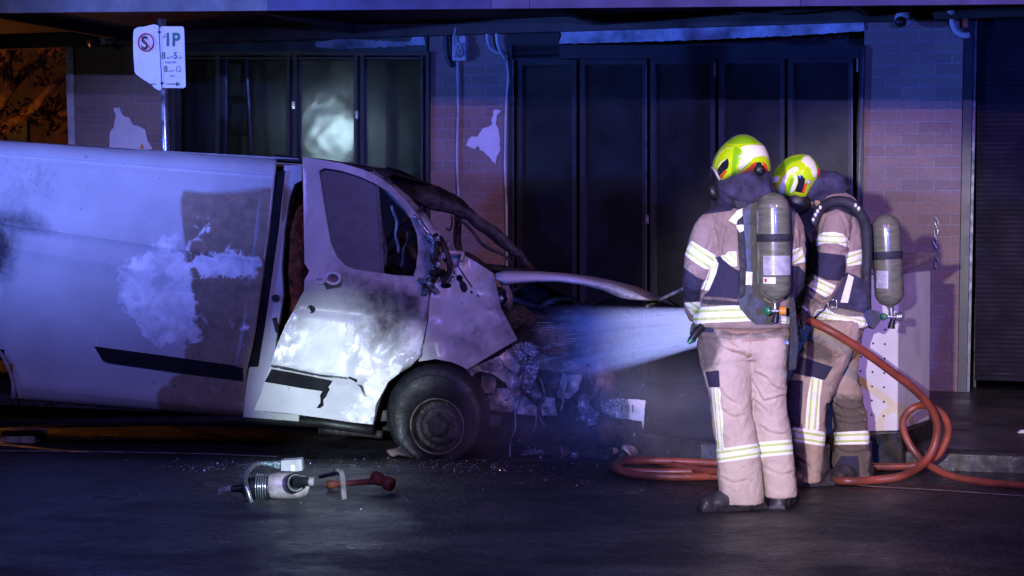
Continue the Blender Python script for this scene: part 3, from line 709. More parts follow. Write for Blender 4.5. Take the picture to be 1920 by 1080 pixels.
SOOT = [[(-300, 395), (0, 400), (40, 395), (75, 420), (90, 428), (-300, 420)], [(-30, 420), (30, 430), (20, 500), (5, 530), (-20, 500)]]
def van_attrs(P, soot=SOOT, peel=PEEL, shadow_p=SHADOW_TAN, k=.08):
    s = np.clip(sdfs(P, soot) / 22, -1.6, 1.3)
    st = np.array([noise.noise(Vector((x * .035, y * .006, 9))) for x, y in P])
    top = np.clip(1 - np.abs(P[:, 1] - 330) / 90, 0, 1) * np.clip(1 - np.abs(P[:, 0] - 60) / 120, 0, 1)
    s = np.maximum(s, -1.35 + top * 1.0 + st * 1.1 * top)
    return {'soot': s, 'tan': np.clip(sdf(P, shadow_p) * k, -1, 1), 'peel': np.clip(sdfs(P, peel) / 14, -2.2, 1)}
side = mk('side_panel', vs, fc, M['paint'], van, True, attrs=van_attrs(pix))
m_ = side.modifiers.new("s", 'SOLIDIFY'); m_.thickness = .004
# rear arch lip and rear wheel
m_ = MB(); m_.tube([V(-130 + 157 * math.cos(t), 748 + 157 * math.sin(t), .006) for t in np.linspace(-math.pi * .98, .0, 40)], .012, 8); m_.build('wheel_arch', M['paint'], van, smooth=True)
def wheel(cx, cy, r_out, r_rim, rcx, rcy, flat_y, name='wheel', burnt=True, wid=.22):
    C = V(cx, cy, .02); a = -vn; K = 12.5 / F
    m_ = MB(); R_ = r_out * K; r0 = r_rim * K
    prof = [(r0 * 1.0, .0), (r0 * 1.02, .012), (r0 * 1.12, .035), (lerp(r0, R_, .45), .055), (lerp(r0, R_, .62), .052), (lerp(r0, R_, .8), .045), (R_ * .955, .028), (R_ * .985, .005), (R_, -.03), (R_, -wid + .03), (R_ * .96, -wid), (r0, -wid)]
    m_.lathe(prof, C, a, 56, caps=False)
    zf = V(cx, flat_y, 0).z; sh = (V(rcx, rcy, 0) - V(cx, cy, 0)); v2 = []
    for p in m_.v:
        p = Vector(p); d = (p - C); d -= a * d.dot(a); w_ = max(0, 1 - (d.length - r0) / (R_ - r0)); p = p + Vector((sh.x, sh.y, sh.z)) * w_
        if burnt: p += a * (noise.noise(p * 5) * .02 + noise.noise(p * 14) * .008)
        if p.z < zf: p += a * (zf - p.z) * .45; p.z = zf + (p.z - zf) * .04
        v2.append(p)
    m_.v = v2
    wt = thing(name, V(rcx, rcy, 0), None, None); adopt(wt, van); wt.matrix_parent_inverse = Matrix.Translation(van.location).inverted()
    ob = m_.build('tyre', M['rubber'], wt, smooth=True)
    Cr = V(rcx, rcy, .0)
    m_ = MB().lathe([(r0 * 1.0, -.16), (r0 * 1.0, .012), (r0 * .975, .022), (r0 * .93, .012), (r0 * .90, -.03), (r0 * .86, -.055), (r0 * .72, -.05), (r0 * .62, -.025), (r0 * .52, -.02), (r0 * .45, -.035), (r0 * .40, -.03), (r0 * .36, .0), (r0 * .30, .012), (r0 * .12, .014), (.001, .014)], Cr, a, 48)
    rim = m_.build('rim', M['burnt'] if burnt else M['steel'], wt, smooth=True)
    MB().tube([Cr + a * .022 + (vu * math.cos(t) + Vector((0, 0, math.sin(t)))) * r0 * .985 for t in np.linspace(0, 2 * math.pi, 60)], .006, 8, caps=False).build('rim_lip', M['rust'], rim, smooth=True)
    MB().tube([C + a * .052 + (vu * math.cos(t) + Vector((0, 0, math.sin(t)))) * lerp(r0, R_, .62) + Vector((0, 0, -.012)) for t in np.linspace(0, 2 * math.pi, 60)], .004, 6, caps=False).build('sidewall_ridge', M['rubber'], ob, smooth=True)
    for k in range(5):
        t = 2 * math.pi * k / 5 + .3; p = Cr + (vu * math.cos(t) + Vector((0, 0, math.sin(t)))) * r0 * .43; MB().lathe([(.012, -.035), (.012, -.005), (.004, 0)], p, a, 8).build('wheel_nut', M['black'], rim)
    for k in range(10):
        t = 2 * math.pi * k / 10; p = Cr + (vu * math.cos(t) + Vector((0, 0, math.sin(t)))) * r0 * .79; MB().lathe([(.015, -.06), (.015, -.043)], p, a, 10).build('rim_hole', M['black'], rim)
    return wt
wheel(816, 778, 97, 53, 821, 799, 857)
wheel(-118, 782, 97, 58, -118, 784, 868, burnt=False)
# dark trim strips, sill
def vs_(name, poly, mat, off=.0, th=.012, step=14, **k): return sheet(name, poly, M[mat], lambda x, y: V(x, y, off), vn * th, step=step, parent=van, **k)
vs_('trim_strip', [(176, 649.5), (300, 666), (456, 688), (455, 714), (330, 698), (205, 681), (192, 676), (184, 662)], 'trim', .016)
sh_ = MB(); sh_.tube([V(-70, 796, -.10), V(455, 786, -.10), V(600, 792, -.06), V(700, 806, -.03)], .035, 8); sh_.build('sill', M['black'], van, smooth=True)
vs_('rubber_seal', [(521, 322), (533, 320), (521, 430), (508, 520), (497, 600), (483, 686), (465, 686), (482, 590), (497, 500), (508, 420)], 'trim', -.012, .02)
JAMB = [(533, 310), (566, 310), (566, 338), (552, 345), (543, 372), (533, 430), (528, 500), (531, 555), (520, 620), (512, 690), (560, 700), (560, 790), (456, 782), (462, 700), (466, 688), (484, 688), (498, 600), (509, 520), (522, 430)]
vs_('door_pillar', JAMB, 'paint', -.03, .03, attrs=lambda P: van_attrs(P, [[(540, 560), (560, 560), (560, 620), (535, 620)]], [], [(500, 354), (570, 354), (570, 410), (500, 410)]))  # the tan band paints the same shadow across the pillar
vs_('pillar_bolt', circ(516, 559, 7, 7, 12), 'black', -.01, .02, step=0); vs_('pillar_latch', [(510, 597), (517, 595), (523, 620), (517, 624)], 'black', -.01, .02, step=0)
# roof, far side, inner bulkhead, floor
def vgrid(name, rows, mat, parent=van, n=14, attrs_=None, jit=0, th=None, seed=0):
    """rows: list of polylines of (px,py,off) resampled to n columns"""
    vs = []; pp = []
    for r in rows:
        m = len(r)
        for i in range(n):
            t = i / (n - 1) * (m - 1); k = min(int(t), m - 2); a, b = r[k], r[k + 1]; f = t - k
            x, y, o = (lerp(a[q], b[q], f) for q in range(3)); p = V(x, y, o)
            if jit: p += noise.noise_vector(p * 5 + Vector((seed, 0, 0))) * jit + noise.noise_vector(p * 16 + Vector((seed, 0, 3))) * jit * .35
            vs.append(p); pp.append((x, y))
    m = len(rows); f = [(j * n + i, j * n + i + 1, (j + 1) * n + i + 1, (j + 1) * n + i) for j in range(m - 1) for i in range(n - 1)]
    o = mk(name, vs, f, M[mat], parent, True, attrs=attrs_(np.array(pp)) if attrs_ else None)
    if th: s = o.modifiers.new("s", 'SOLIDIFY'); s.thickness = th
    return o
Zr = V(0, 264, -.24).z
def vpt(px, off, z):   # van-plane column at px, inward 'off' metres, height z
    p = V(px, 400, 0); return Vector((p.x, p.y, z)) + vn * off
mr = MB(); T = [vpt(-460, .4, Zr + .10), vpt(520, .4, V(520, 297, -.4).z), vpt(520, 1.6, V(520, 297, -.4).z), vpt(-460, 1.6, Zr + .10)]
mr.hexa(T, Vector((0, 0, -.03))); mr.build('roof', M['paint'], van)
mr = MB(); T = [vpt(-460, 1.97, -.0 + .35), vpt(560, 1.97, .25), vpt(520, 1.75, V(520, 300, -.4).z), vpt(-460, 1.75, Zr + .08)]
mr.hexa(T, vn * .03); mr.build('far_side_panel', M['paint'], van)
mr = MB(); T = [vpt(-460, .03, .3), vpt(-460, 1.97, .35), vpt(-460, 1.7, Zr + .08), vpt(-460, .25, Zr + .05)]; mr.hexa(T, vu * -.03); mr.build('rear_door', M['paint'], van)
mr = MB(); T = [vpt(505, .08, .2), vpt(505, 1.93, .2), vpt(512, 1.7, 1.84), vpt(512, .28, 1.84)]; mr.hexa(T, vu * -.03); mr.build('bulkhead', M['burnt'], van)
mr = MB(); T = [vpt(-460, .12, .20), vpt(930, .12, .12), vpt(930, 1.85, .12), vpt(-460, 1.85, .20)]; mr.hexa(T, Vector((0, 0, .07))); mr.build('floor_pan', M['burnt'], van)
mr = MB(); T = [vpt(560, 1.9, .2), vpt(900, 1.9, .15), vpt(880, 1.86, .95), vpt(560, 1.86, 1.0)]; mr.hexa(T, vn * .03); mr.build('far_door', M['burnt'], van)
# cab roof and far windscreen frame (burnt)
vgrid('cab_roof', [[(515, 299, -.26), (600, 302, -.28), (700, 317, -.30), (730, 330, -.32)], [(515, 296, -.5), (600, 300, -.55), (700, 315, -.6), (738, 326, -.62)],
                   [(515, 290, -1.4), (600, 297, -1.4), (724, 316, -1.4), (772, 334, -1.4)], [(515, 302, -1.66), (640, 309, -1.66), (760, 331, -1.66), (815, 346, -1.66)]], 'burnt', n=16, jit=.008, th=.01)
vgrid('windscreen_frame', [[(724, 318, -1.5), (772, 336, -1.6), (815, 347, -1.66), (854, 367, -1.7), (880, 391, -1.7), (917, 418, -1.72), (950, 447, -1.74), (977, 471, -1.76), (1012, 510, -1.78)],
                           [(738, 345, -1.2), (765, 375, -1.45), (806, 394, -1.6), (848, 403, -1.66), (876, 414, -1.7), (906, 437, -1.72), (940, 466, -1.74), (966, 486, -1.76), (1000, 514, -1.78)]], 'burnt', n=40, jit=.022, th=.03)
def vtube(name, pts, r, mat, seg=7, jit=0.0, parent=van, n=5):
    P = catmull([V(*p) for p in pts], n)
    if jit: P = [p + noise.noise_vector(p * 9) * jit for p in P]
    return MB().tube(P, r, seg).build(name, M[mat], parent, smooth=True)
vtube('torn_strip', [(850, 408, -1.6), (878, 425, -1.62), (890, 445, -1.6), (905, 458, -1.62), (925, 470, -1.64), (945, 478, -1.66), (962, 502, -1.7)], .013, 'burnt', jit=.02)
vtube('torn_strip', [(846, 404, -1.5), (848, 420, -1.5), (842, 432, -1.5), (838, 428, -1.5)], .008, 'burnt', jit=.02)
vtube('far_pillar', [(857, 400, -1.7), (858, 440, -1.75), (862, 480, -1.8)], .03, 'burnt', jit=.01)
vtube('dashboard_edge', [(800, 470, -1.0), (868, 480, -1.3), (905, 500, -1.45), (950, 508, -1.6), (1005, 514, -1.75)], .035, 'burnt', jit=.02)
# near A pillar (grey, scorched)
vgrid('near_pillar', [[(700, 321, -.20), (742, 348, -.17), (772, 375, -.14), (797, 402, -.11), (826, 437, -.08), (866, 480, -.05)], [(704, 332, -.16), (741, 366, -.12), (772, 400, -.08), (803, 440, -.05), (828, 470, -.03), (856, 500, -.02)],
                      [(704, 338, -.20), (740, 374, -.17), (770, 407, -.13), (800, 447, -.1), (822, 474, -.08), (850, 506, -.06)]], 'ash', n=26, jit=.004, th=.01)
# cab interior: burnt seats, dash, steering wheel
mb = MB(); 
def blob(c, rx, ry, rz, mat, name, jit=.04, fr=5, parent=van, seed=0):
    m_ = MB().ell(c, rx, ry, rz, seg=26, rings=18); m_.v = [tuple(Vector(p) + noise.noise_vector(Vector(p) * fr + Vector((seed, 0, 0))) * jit) for p in m_.v]
    return m_.build(name, M[mat], parent, smooth=True)
st = blob(V(556, 470, -.42), .13, .24, .52, 'seat', 'seat_back'); blob(V(620, 600, -.5), .32, .26, .16, 'burnt', 'seat_cushion', .06)
blob(V(568, 350, -.45), .10, .15, .12, 'burnt', 'head_restraint', .03); blob(V(770, 580, -.8), .4, .6, .28, 'burnt', 'dashboard', .10, seed=4)
blob(V(575, 455, -1.25), .13, .24, .50, 'burnt', 'passenger_seat', .06, seed=7)
m_ = MB(); c = V(752, 438, -.55); ax = (vu * -.8 + Vector((0, 0, .6))).normalized(); e1 = ax.cross(vn).normalized(); e2 = vn
m_.tube([c + (e1 * math.cos(t) + e2 * math.sin(t)) * .19 for t in np.linspace(0, 2 * math.pi, 33)], .016, 8, caps=False)
m_.build('steering_wheel', M['burnt'], van, smooth=True); vtube('steering_column', [(752, 438, -.55), (775, 475, -.62), (800, 520, -.65)], .03, 'burnt')
for i, (x0, y0, x1, y1) in enumerate(((716, 395, 722, 500), (735, 385, 745, 470), (545, 360, 552, 440), (543, 350, 556, 395), (765, 430, 752, 500))):
    vtube('hanging_wire', [(x0, y0, -.3), ((x0 + x1) / 2 + 4, (y0 + y1) / 2, -.32), (x1, y1, -.34)], .010, 'ash' if i % 2 else 'rust', jit=.03)
# ---- front door, swung open and buckled
DOOR = [(567, 295), (600, 299), (640, 306), (680, 318), (708, 330), (738, 352), (765, 380), (786, 408), (804, 436), (816, 462), (812, 490), (806, 515), (803, 560), (801, 600), (793, 640), (787, 668), (768, 688), (748, 700), (728, 716), (712, 745), (703, 775), (699, 796),
        (660, 792), (600, 783), (540, 775), (476, 769), (489, 740), (497, 712), (509, 680), (520, 645), (535, 610), (549, 585), (560, 562), (570, 545), (571, 525), (580, 508), (571, 494), (570, 440)]
HOLE = [(598, 320), (608, 315), (640, 320), (675, 331), (705, 345), (730, 360), (752, 384), (770, 410), (782, 440), (784, 470), (780, 503), (775, 518), (740, 516), (700, 510), (665, 505), (648, 498), (632, 482), (620, 455), (612, 410), (604, 360)]
def door_off(x, y):
    o = .03 + .34 * max(0, min(1, (800 - x) / 330)) ** 1.15
    yb = 508 + (x - 580) * .12
    o -= .10 * max(0, (yb - y) / 210) ** 1.3                 # tumblehome of the window frame
    o += .022 * math.exp(-((y - yb - 26) / 26) ** 2)         # shoulder
    o -= .018 * math.exp(-((y - yb - 68) / 12) ** 2)
    yt = 688 + (x - 509) * .20
    if y > yt: o -= .015 + .03 * min(1, (y - yt) / 90)
    cr = max(0, min(1, (x - 640) / 140)) * max(0, min(1, (y - 545) / 60)); lf = max(0, min(1, (575 - x) / 50)) * max(0, min(1, (y - 500) / 40)) * max(0, 1 - max(0, y - 640) / 60)
    q = Vector((x * .035, y * .035, 0)); o += (cr * .055 + lf * .02 + .001) * noise.noise(q) + (cr * .022 + lf * .015) * noise.noise(q * 2.6) + .001 * noise.noise(q * .5)
    return o
D_SOOT = [[(690, 580), (800, 545), (798, 600), (760, 610), (745, 640), (700, 632)], [(700, 320), (760, 365), (815, 450), (810, 520), (700, 515), (770, 505), (782, 450), (750, 380)], [(640, 512), (800, 540), (800, 600), (700, 600)]]
D_PEEL = [[(748, 684), (718, 690), (687, 704), (679, 734), (695, 751), (664, 762), (648, 775), (655, 793), (690, 796), (705, 775), (722, 735), (750, 705), (770, 690)], [(650, 610), (662, 612), (660, 668), (650, 662)], [(676, 628), (694, 626), (690, 655), (700, 672), (686, 698), (678, 668)],
          [(712, 612), (728, 620), (724, 632)], [(735, 610), (792, 590), (790, 660), (740, 664), (752, 630)], [(785, 545), (802, 545), (800, 600), (780, 590)], [(540, 612), (560, 606), (556, 622), (542, 625)]]
def d_attrs(P):
    a = van_attrs(P, D_SOOT, D_PEEL, [(0, 0), (1, 0), (1, 1)]); s = np.clip(sdfs(P, D_SOOT) / 40, -1.6, .55); a['soot'] = s; return a
door = sheet('front_door', DOOR, M['paint'], lambda x, y: V(x, y, door_off(x, y)), vn * .035, holes=[HOLE], step=7, parent=van, attrs=d_attrs)
door['label'] = "buckled front door hanging open with peeled paint"
def dpart(name, poly, mat, off=.006, th=.008, step=10, attrs=None, rough_e=None):
    if rough_e: poly = rough(poly, rough_e, 3, 5)
    return sheet(name, poly, M[mat], lambda x, y: V(x, y, door_off(x, y) + off), vn * th, step=step, parent=door, attrs=attrs)
def glass_off(x, y): return door_off(x, y) - .035
sheet('window_glass', [(596, 318), (610, 313), (640, 318), (675, 329), (706, 344), (711, 400), (714, 450), (716, 512), (700, 511), (665, 506), (646, 500), (630, 484), (618, 455), (610, 410), (602, 360)], M['sooty'], lambda x, y: V(x, y, glass_off(x, y)), vn * .004, step=20, parent=door)
dpart('glass_seal', [(706, 344), (710, 346), (718, 450), (720, 514), (715, 513), (712, 450)], 'black', -.02, .012)
dpart('trim_strip', [(509, 692), (560, 701), (623, 714), (618, 722), (607, 734), (560, 727), (496, 716)], 'trim', .010)
dpart('trim_moulding', [(508, 684), (520, 685), (600, 702), (650, 707), (651, 711), (598, 706), (518, 690), (507, 688)], 'steel', .012)
dpart('split_seam', [(655, 706), (668, 711), (680, 725), (687, 745), (683, 745), (676, 727), (665, 715), (652, 709)], 'black', .006, .006)
dpart('tear', [(613, 722), (618, 730), (612, 742), (606, 750), (607, 760), (600, 766), (594, 765), (601, 755), (600, 742), (606, 732)], 'trim', .006, .006, rough_e=.6)
m_ = MB(); hc = V(625, 522, door_off(625, 522) + .012)
hr = [hc + vu * (.048 * math.cos(t)) + Vector((0, 0, 1)) * (.036 * math.sin(t)) for t in np.linspace(0, 2 * math.pi, 25)]; m_.tube(hr, .011, 8, caps=False)
hc2 = V(600, 526, door_off(600, 526) + .012); hr = [hc2 + vu * (.03 * math.cos(t)) + Vector((0, 0, 1)) * (.020 * math.sin(t)) for t in np.linspace(0, 2 * math.pi, 21)]; m_.tube(hr, .007, 8, caps=False)
m_.build('door_handle', M['label_white'], door, smooth=True)
dpart('handle_recess', circ(625, 522, 12, 8, 14), 'rust', .004, .004, 0); dpart('handle_recess', [(607, 531), (641, 528), (640, 538), (612, 543)], 'black', .004, .004, 0)  # rust disc in the recess; black plate paints the handle's shadow
m_ = MB().lathe([(.028, -.01), (.028, .006), (.020, .010), (.018, .004), (.001, .004)], V(583, 580, door_off(583, 580)), -vn, 18); m_.build('door_lock', M['black'], door, smooth=True)
# ---- front wing
WING = [(854, 492), (871, 479), (893, 492), (924, 512), (931, 540), (940, 580), (970, 637), (930, 660), (876, 693), (862, 685), (847, 679), (816, 673), (785, 678), (788, 664), (796, 640), (803, 600), (806, 560), (812, 536), (822, 522), (836, 505)]
H1 = circ(836, 535.5, 10.5, 5.5, 14); H2 = [(861, 515), (867, 518), (868, 526), (874, 532), (877, 541), (873, 549), (866, 547), (862, 538), (861, 529), (855, 524), (855, 517)]; H3 = circ(884, 548, 2.6, 2.6, 8)
def wing_off(x, y):
    q = Vector((x * .022, y * .022, 4)); o = .012 - .10 * max(0, (560 - y) / 90) ** 1.6 + .035 * noise.noise(q) + .010 * noise.noise(q * 2.7)
    return o + .02 * max(0, (x - 900) / 70)
W_SOOT = [[(925, 520), (968, 640), (940, 650), (930, 560)], [(870, 640), (890, 630), (905, 660), (885, 665)]]
wing = sheet('front_wing', WING, M['paint'], lambda x, y: V(x, y, wing_off(x, y)), vn * .008, holes=[H1, H2, H3], step=8, parent=van,
             attrs=lambda P: {'soot': np.clip(sdfs(P, W_SOOT) / 40, -1.2, .1), 'tan': np.full(len(P), -1.), 'peel': np.full(len(P), -2.2)})
wing['label'] = "pale bent front wing with punched holes"
wp = lambda name, poly, mat, off=.008, th=.006, step=10: sheet(name, poly, M[mat], lambda x, y: V(x, y, wing_off(x, y) + off), vn * th, step=step, parent=wing)
wp('panel_seam', [(856, 497), (858, 496), (898, 556), (896, 557)], 'black', .004, .003, 0)
wp('melted_blob', circ(845, 522, 6, 5, 10), 'foil', .02, .02, 0)
sheet('wing_backing', [(820, 505), (880, 505), (890, 560), (820, 560)], M['burnt'], lambda x, y: V(x, y, -.10), vn * .01, step=0, parent=van)
# melted mirror and hinge remains between door and wing
for i, (pts, r, mt) in enumerate((([(800, 440, .05), (812, 470, .10), (806, 505, .08), (800, 545, .05)], .022, 'mirrorglass'), ([(823, 448, .05), (838, 462, .08), (842, 500, .06), (830, 530, .03)], .02, 'burnt'),
                              ([(845, 455, .03), (843, 480, .06), (848, 508, .04)], .008, 'mirrorglass'), ([(815, 440, .08), (822, 470, .10), (818, 520, .07)], .018, 'burnt'), ([(776, 400, .06), (800, 432, .06), (812, 452, .05)], .010, 'steel'),
                              ([(790, 520, .06), (805, 530, .1), (815, 545, .05)], .02, 'mirrorglass'), ([(835, 470, .07), (866, 475, .02), (870, 492, .0)], .014, 'ash'))):
    vtube('melted_mirror', pts, r, mt, 9, jit=.04)
for i, (x, y, s) in enumerate(((813, 487, .024), (822, 495, .017), (805, 528, .02), (830, 480, .02), (796, 535, .016), (820, 450, .02), (812, 512, .018))):
    blob(V(x, y, .10), s, s, s * 1.2, 'foil' if i % 2 else 'burnt', 'mirror_shard', .02, 30, seed=i)
# ---- bonnet: thin rim seen edge-on, skin rising away from the camera
BT = [(930, 512), (996, 512), (1047, 515), (1099, 521), (1151, 532), (1190, 547), (1221, 563)]
BB = [(948, 533), (1000, 529), (1050, 529), (1092, 535), (1130, 544), (1164, 559), (1184, 562)]
vgrid('bonnet', [[(x, y, .02) for x, y in BB], [(x, y - (b[1] - y) * -.5, .035) for (x, y), b in zip(BT, BB)], [(x, y, -.02) for x, y in BT], [(x + 14, y - 4 + i * .6, -.5) for i, (x, y) in enumerate(BT)], [(x + 40, y - 2 + i * 1.5, -1.3) for i, (x, y) in enumerate(BT)], [(x + 50, y + 8 + i * 1.5, -1.75) for i, (x, y) in enumerate(BT)]],
      'paint', n=22, th=.006, attrs_=lambda P: {'soot': np.clip((P[:, 0] - 1150) / 90, -1.3, .0), 'tan': np.full(len(P), -1.), 'peel': np.full(len(P), -2.2)})
vtube('bonnet_stay', [(1290, 537, -.9), (1250, 556, -.7), (1212, 575, -.5)], .012, 'ash')
# ---- burnt engine bay
blob(V(1010, 620, -.95), .32, .55, .26, 'burnt', 'engine_block', .12, 4, seed=2); blob(V(1120, 640, -1.0), .28, .5, .24, 'burnt', 'engine_block', .14, 4, seed=5)
blob(V(960, 600, -.5), .2, .3, .14, 'burnt', 'suspension_tower', .08, 6, seed=9)
def scrapv(name, poly, mat, off=0., tilt=0., j=.04, fr=.03, seed=0, th=.006, step=7):
    cx = sum(p[0] for p in poly) / len(poly)
    return sheet(name, rough(poly, .8, 6, seed), M[mat], lambda x, y: V(x, y, off + tilt * (x - cx) / 100 + j * noise.noise(Vector((x * fr, y * fr, seed))) + j * .4 * noise.noise(Vector((x * fr * 3, y * fr * 3, seed + 5)))), vn * th, step=step, parent=van)
scrapv('headlight_bracket', [(931, 515), (950, 530), (960, 548), (962, 568), (955, 580), (944, 572), (951, 562), (948, 545), (938, 535)], 'rust', -.02, j=.05, seed=1)
blob(V(940, 560, .0), .02, .02, .022, 'foil', 'headlight_bracket', .01, 30)
scrapv('wheel_liner', [(874, 696), (905, 680), (935, 668), (968, 656), (980, 690), (975, 740), (960, 742), (948, 718), (925, 702), (900, 695), (885, 705)], 'ash', -.03, j=.06, seed=2)
scrapv('wheel_liner', [(890, 700), (945, 700), (960, 745), (985, 780), (900, 768), (888, 730)], 'burnt', -.25, j=.07, seed=3)
scrapv('inner_panel', [(935, 668), (966, 645), (985, 670), (990, 705), (965, 700), (950, 690)], 'ash', .0, j=.07, seed=4)
scrapv('front_strut', [(982, 662), (1000, 655), (1013, 660), (1010, 690), (1004, 715), (1016, 742), (1006, 750), (982, 736), (976, 715), (980, 690)], 'foil', .04, j=.08, fr=.05, seed=5)
scrapv('front_strut', [(960, 650), (978, 640), (990, 660), (984, 690), (972, 676)], 'foil', .02, j=.07, fr=.05, seed=6)
scrapv('crash_beam', [(1012, 664), (1060, 676), (1098, 684), (1095, 703), (1060, 697), (1010, 692)], 'rust', -.05, tilt=-.25, j=.03, seed=7, th=.03)
scrapv('crash_beam', [(1055, 700), (1092, 704), (1085, 730), (1068, 748), (1042, 745), (1050, 722)], 'ash', -.1, tilt=-.2, j=.05, seed=8)
scrapv('radiator_support', [(1005, 694), (1055, 698), (1046, 740), (1030, 752), (1010, 740)], 'burnt', -.16, j=.05, seed=9)
scrapv('lower_rail', [(905, 730), (950, 728), (980, 742), (1000, 750), (1040, 755), (1043, 780), (1000, 779), (960, 774), (915, 768)], 'ash', -.12, j=.05, seed=10, th=.02)
scrapv('lower_rail', [(1043, 752), (1075, 756), (1080, 790), (1045, 782)], 'burnt', -.2, j=.05, seed=11, th=.02)
scrapv('melted_headlight', [(1082, 745), (1095, 739), (1107, 743), (1104, 755), (1113, 770), (1122, 776), (1118, 794), (1100, 801), (1086, 796), (1078, 782), (1084, 764)], 'foil', -.25, j=.09, fr=.06, seed=12)
scrapv('bumper_bracket', [(1126, 752), (1160, 745), (1176, 750), (1177, 785), (1150, 784), (1130, 790)], 'foil', -.5, j=.05, fr=.05, seed=13)
pn = scrapv('number_plate', [(1176, 748), (1210, 750), (1206, 805), (1203, 790), (1175, 786)], 'label_white', -.55, j=.02, seed=14)
text_mesh('181', .075, V(1160, 773, -.46), vu, UPZ, -vn, M['ink_black'], 'lettering', pn, depth=.001)
vtube('dangling_strip', [(975, 745, -.1), (965, 790, -.08), (958, 830, -.05), (956, 856, -.04)], .006, 'ash', jit=.02)
vtube('dangling_strip', [(1010, 750, -.1), (1006, 790, -.1), (1000, 812, -.1)], .005, 'ash', jit=.02)
vtube('dangling_strip', [(1090, 800, -.3), (1088, 830, -.3), (1091, 840, -.3)], .014, 'foil', jit=.02)
for i, (x, y) in enumerate(((1035, 830), (1052, 822), (1072, 842), (1095, 845), (1110, 838), (1060, 850), (1020, 845), (1150, 835), (1165, 830), (1128, 845), (1000, 855), (1180, 842), (1140, 850))):
    p = V(x, y, -.1 - .05 * (i % 4)); blob(Vector((p.x, p.y, gz(p.y) + .03)), random.uniform(.03, .08), random.uniform(.03, .07), random.uniform(.02, .05), ('burnt', 'rust', 'foil', 'ash')[i % 4], 'burnt_debris', .04, 12, parent=None, seed=i * 3)
lbls = {}
for i, o in enumerate([o for o in bpy.data.objects if o.name.startswith('burnt_debris')]):
    tag(o, "burnt lump of melted van debris on the road below the burnt nose", 'debris', 'burnt debris under the van nose')
blob(V(1120, 700, -.8), .12, .3, .3, 'rust', 'front_crossmember', .1, 5, seed=20); blob(V(1060, 780, -.7), .3, .3, .14, 'burnt', 'lower_crossmember', .1, 5, seed=21)
scrapv('headlight_housing', [(985, 640), (1010, 650), (1004, 668), (986, 664), (975, 652)], 'foil', .06, j=.06, fr=.07, seed=31)
scrapv('bumper_bracket', [(1100, 690), (1135, 688), (1142, 700), (1120, 745), (1098, 752), (1106, 716)], 'rust', -.5, j=.05, seed=32)
scrapv('front_strut', [(1012, 744), (1040, 746), (1044, 778), (1016, 778)], 'ash', -.05, j=.04, seed=33)
scrapv('inner_panel', [(905, 690), (930, 700), (928, 740), (900, 735)], 'rust', -.1, j=.04, seed=34)
vtube('wiring_loom', [(940, 590, -.1), (955, 610, -.05), (948, 622, -.05), (962, 632, -.08)], .016, 'burnt', jit=.03)
vtube('wiring_loom', [(1000, 700, -.05), (1020, 735, -.02), (1010, 770, -.05), (1022, 800, -.05)], .009, 'rust', jit=.03)
vtube('wiring_loom', [(1050, 690, -.1), (1062, 730, -.08), (1052, 770, -.1)], .008, 'ash', jit=.03)
vtube('radiator_pipe', [(960, 560, -.4), (1010, 575, -.5), (1060, 560, -.6), (1110, 580, -.7)], .02, 'rust', jit=.03)
for x_, y_ in ((986, 722), (975, 680), (1030, 684), (1060, 690), (1085, 694), (1022, 765), (950, 750)):
    MB().lathe([(.008, -.004), (.008, .012), (.004, .014)], V(x_, y_, .09 if x_ < 1000 else .0), -vn, 8).build('bolt', M['black'], van)
blob(V(1060, 810, -.45), .42, .35, .17, 'burnt', 'melted_bumper', .13, 6, seed=41); blob(V(1165, 800, -.75), .22, .22, .12, 'burnt', 'melted_bumper', .10, 7, seed=43)
blob(V(940, 745, -.45), .3, .2, .16, 'burnt', 'melted_liner', .08, 7, seed=44)
vtube('drive_shaft', [(700, 806, -.3), (800, 800, -.5), (900, 810, -.7)], .05, 'burnt'); vtube('under_rail', [(600, 806, -.2), (690, 812, -.15), (715, 815, -.1)], .03, 'burnt')
tag(blob(ground(752, 850, .03), .09, .05, .03, 'rust', 'melted_plastic', .03, 14, parent=None), "flat melted grey scrap at the foot of the burnt front wheel", 'debris')
ck = thing('timber_chock', ground(45, 802), "grey timber block lying under the rear of the van", 'block')
p = at(45, 790, 13.6); MB().box((p.x, p.y, gz(13.6) + .05), .26, .2, .09, vu, vn).build('block', M['wood'], ck, bevel=.01)

# ================================================================== FIREFIGHTERS
def loft_rings(rings, seg=28, pw=2.3):
    """rings: (py, xl, xr, depth, half-thickness in m) -> closed body"""
    vs = []
    for py, xl, xr, Y, th in rings:
        c = at((xl + xr) / 2, py, Y); w = (xr - xl) / 2 / F * Y
        for k in range(seg):
            t = 2 * math.pi * k / seg; ct, st = math.cos(t), math.sin(t)
            vs.append(c + Vector((w * math.copysign(abs(ct) ** (2 / pw), ct), th * math.copysign(abs(st) ** (2 / pw), st), 0)))
    n = len(rings); f = [(i * seg + k, i * seg + (k + 1) % seg, (i + 1) * seg + (k + 1) % seg, (i + 1) * seg + k) for i in range(n - 1) for k in range(seg)]
    f += [tuple(range(seg))[::-1], tuple((n - 1) * seg + k for k in range(seg))]
    return vs, f
def smooth_rings(r, n=4):
    out = []; A = [list(x) for x in r]; m = len(A)
    for i in range(m - 1):
        p0, p1, p2, p3 = (A[min(max(i + k - 1, 0), m - 1)] for k in range(4))
        for j in range(n):
            t = j / n; out.append([0.5 * ((2 * b) + (c - a) * t + (2 * a - 5 * b + 4 * c - d) * t * t + (3 * b - a - 3 * c + d) * t ** 3) for a, b, c, d in zip(p0, p1, p2, p3)])
    out.append(A[-1]); return out
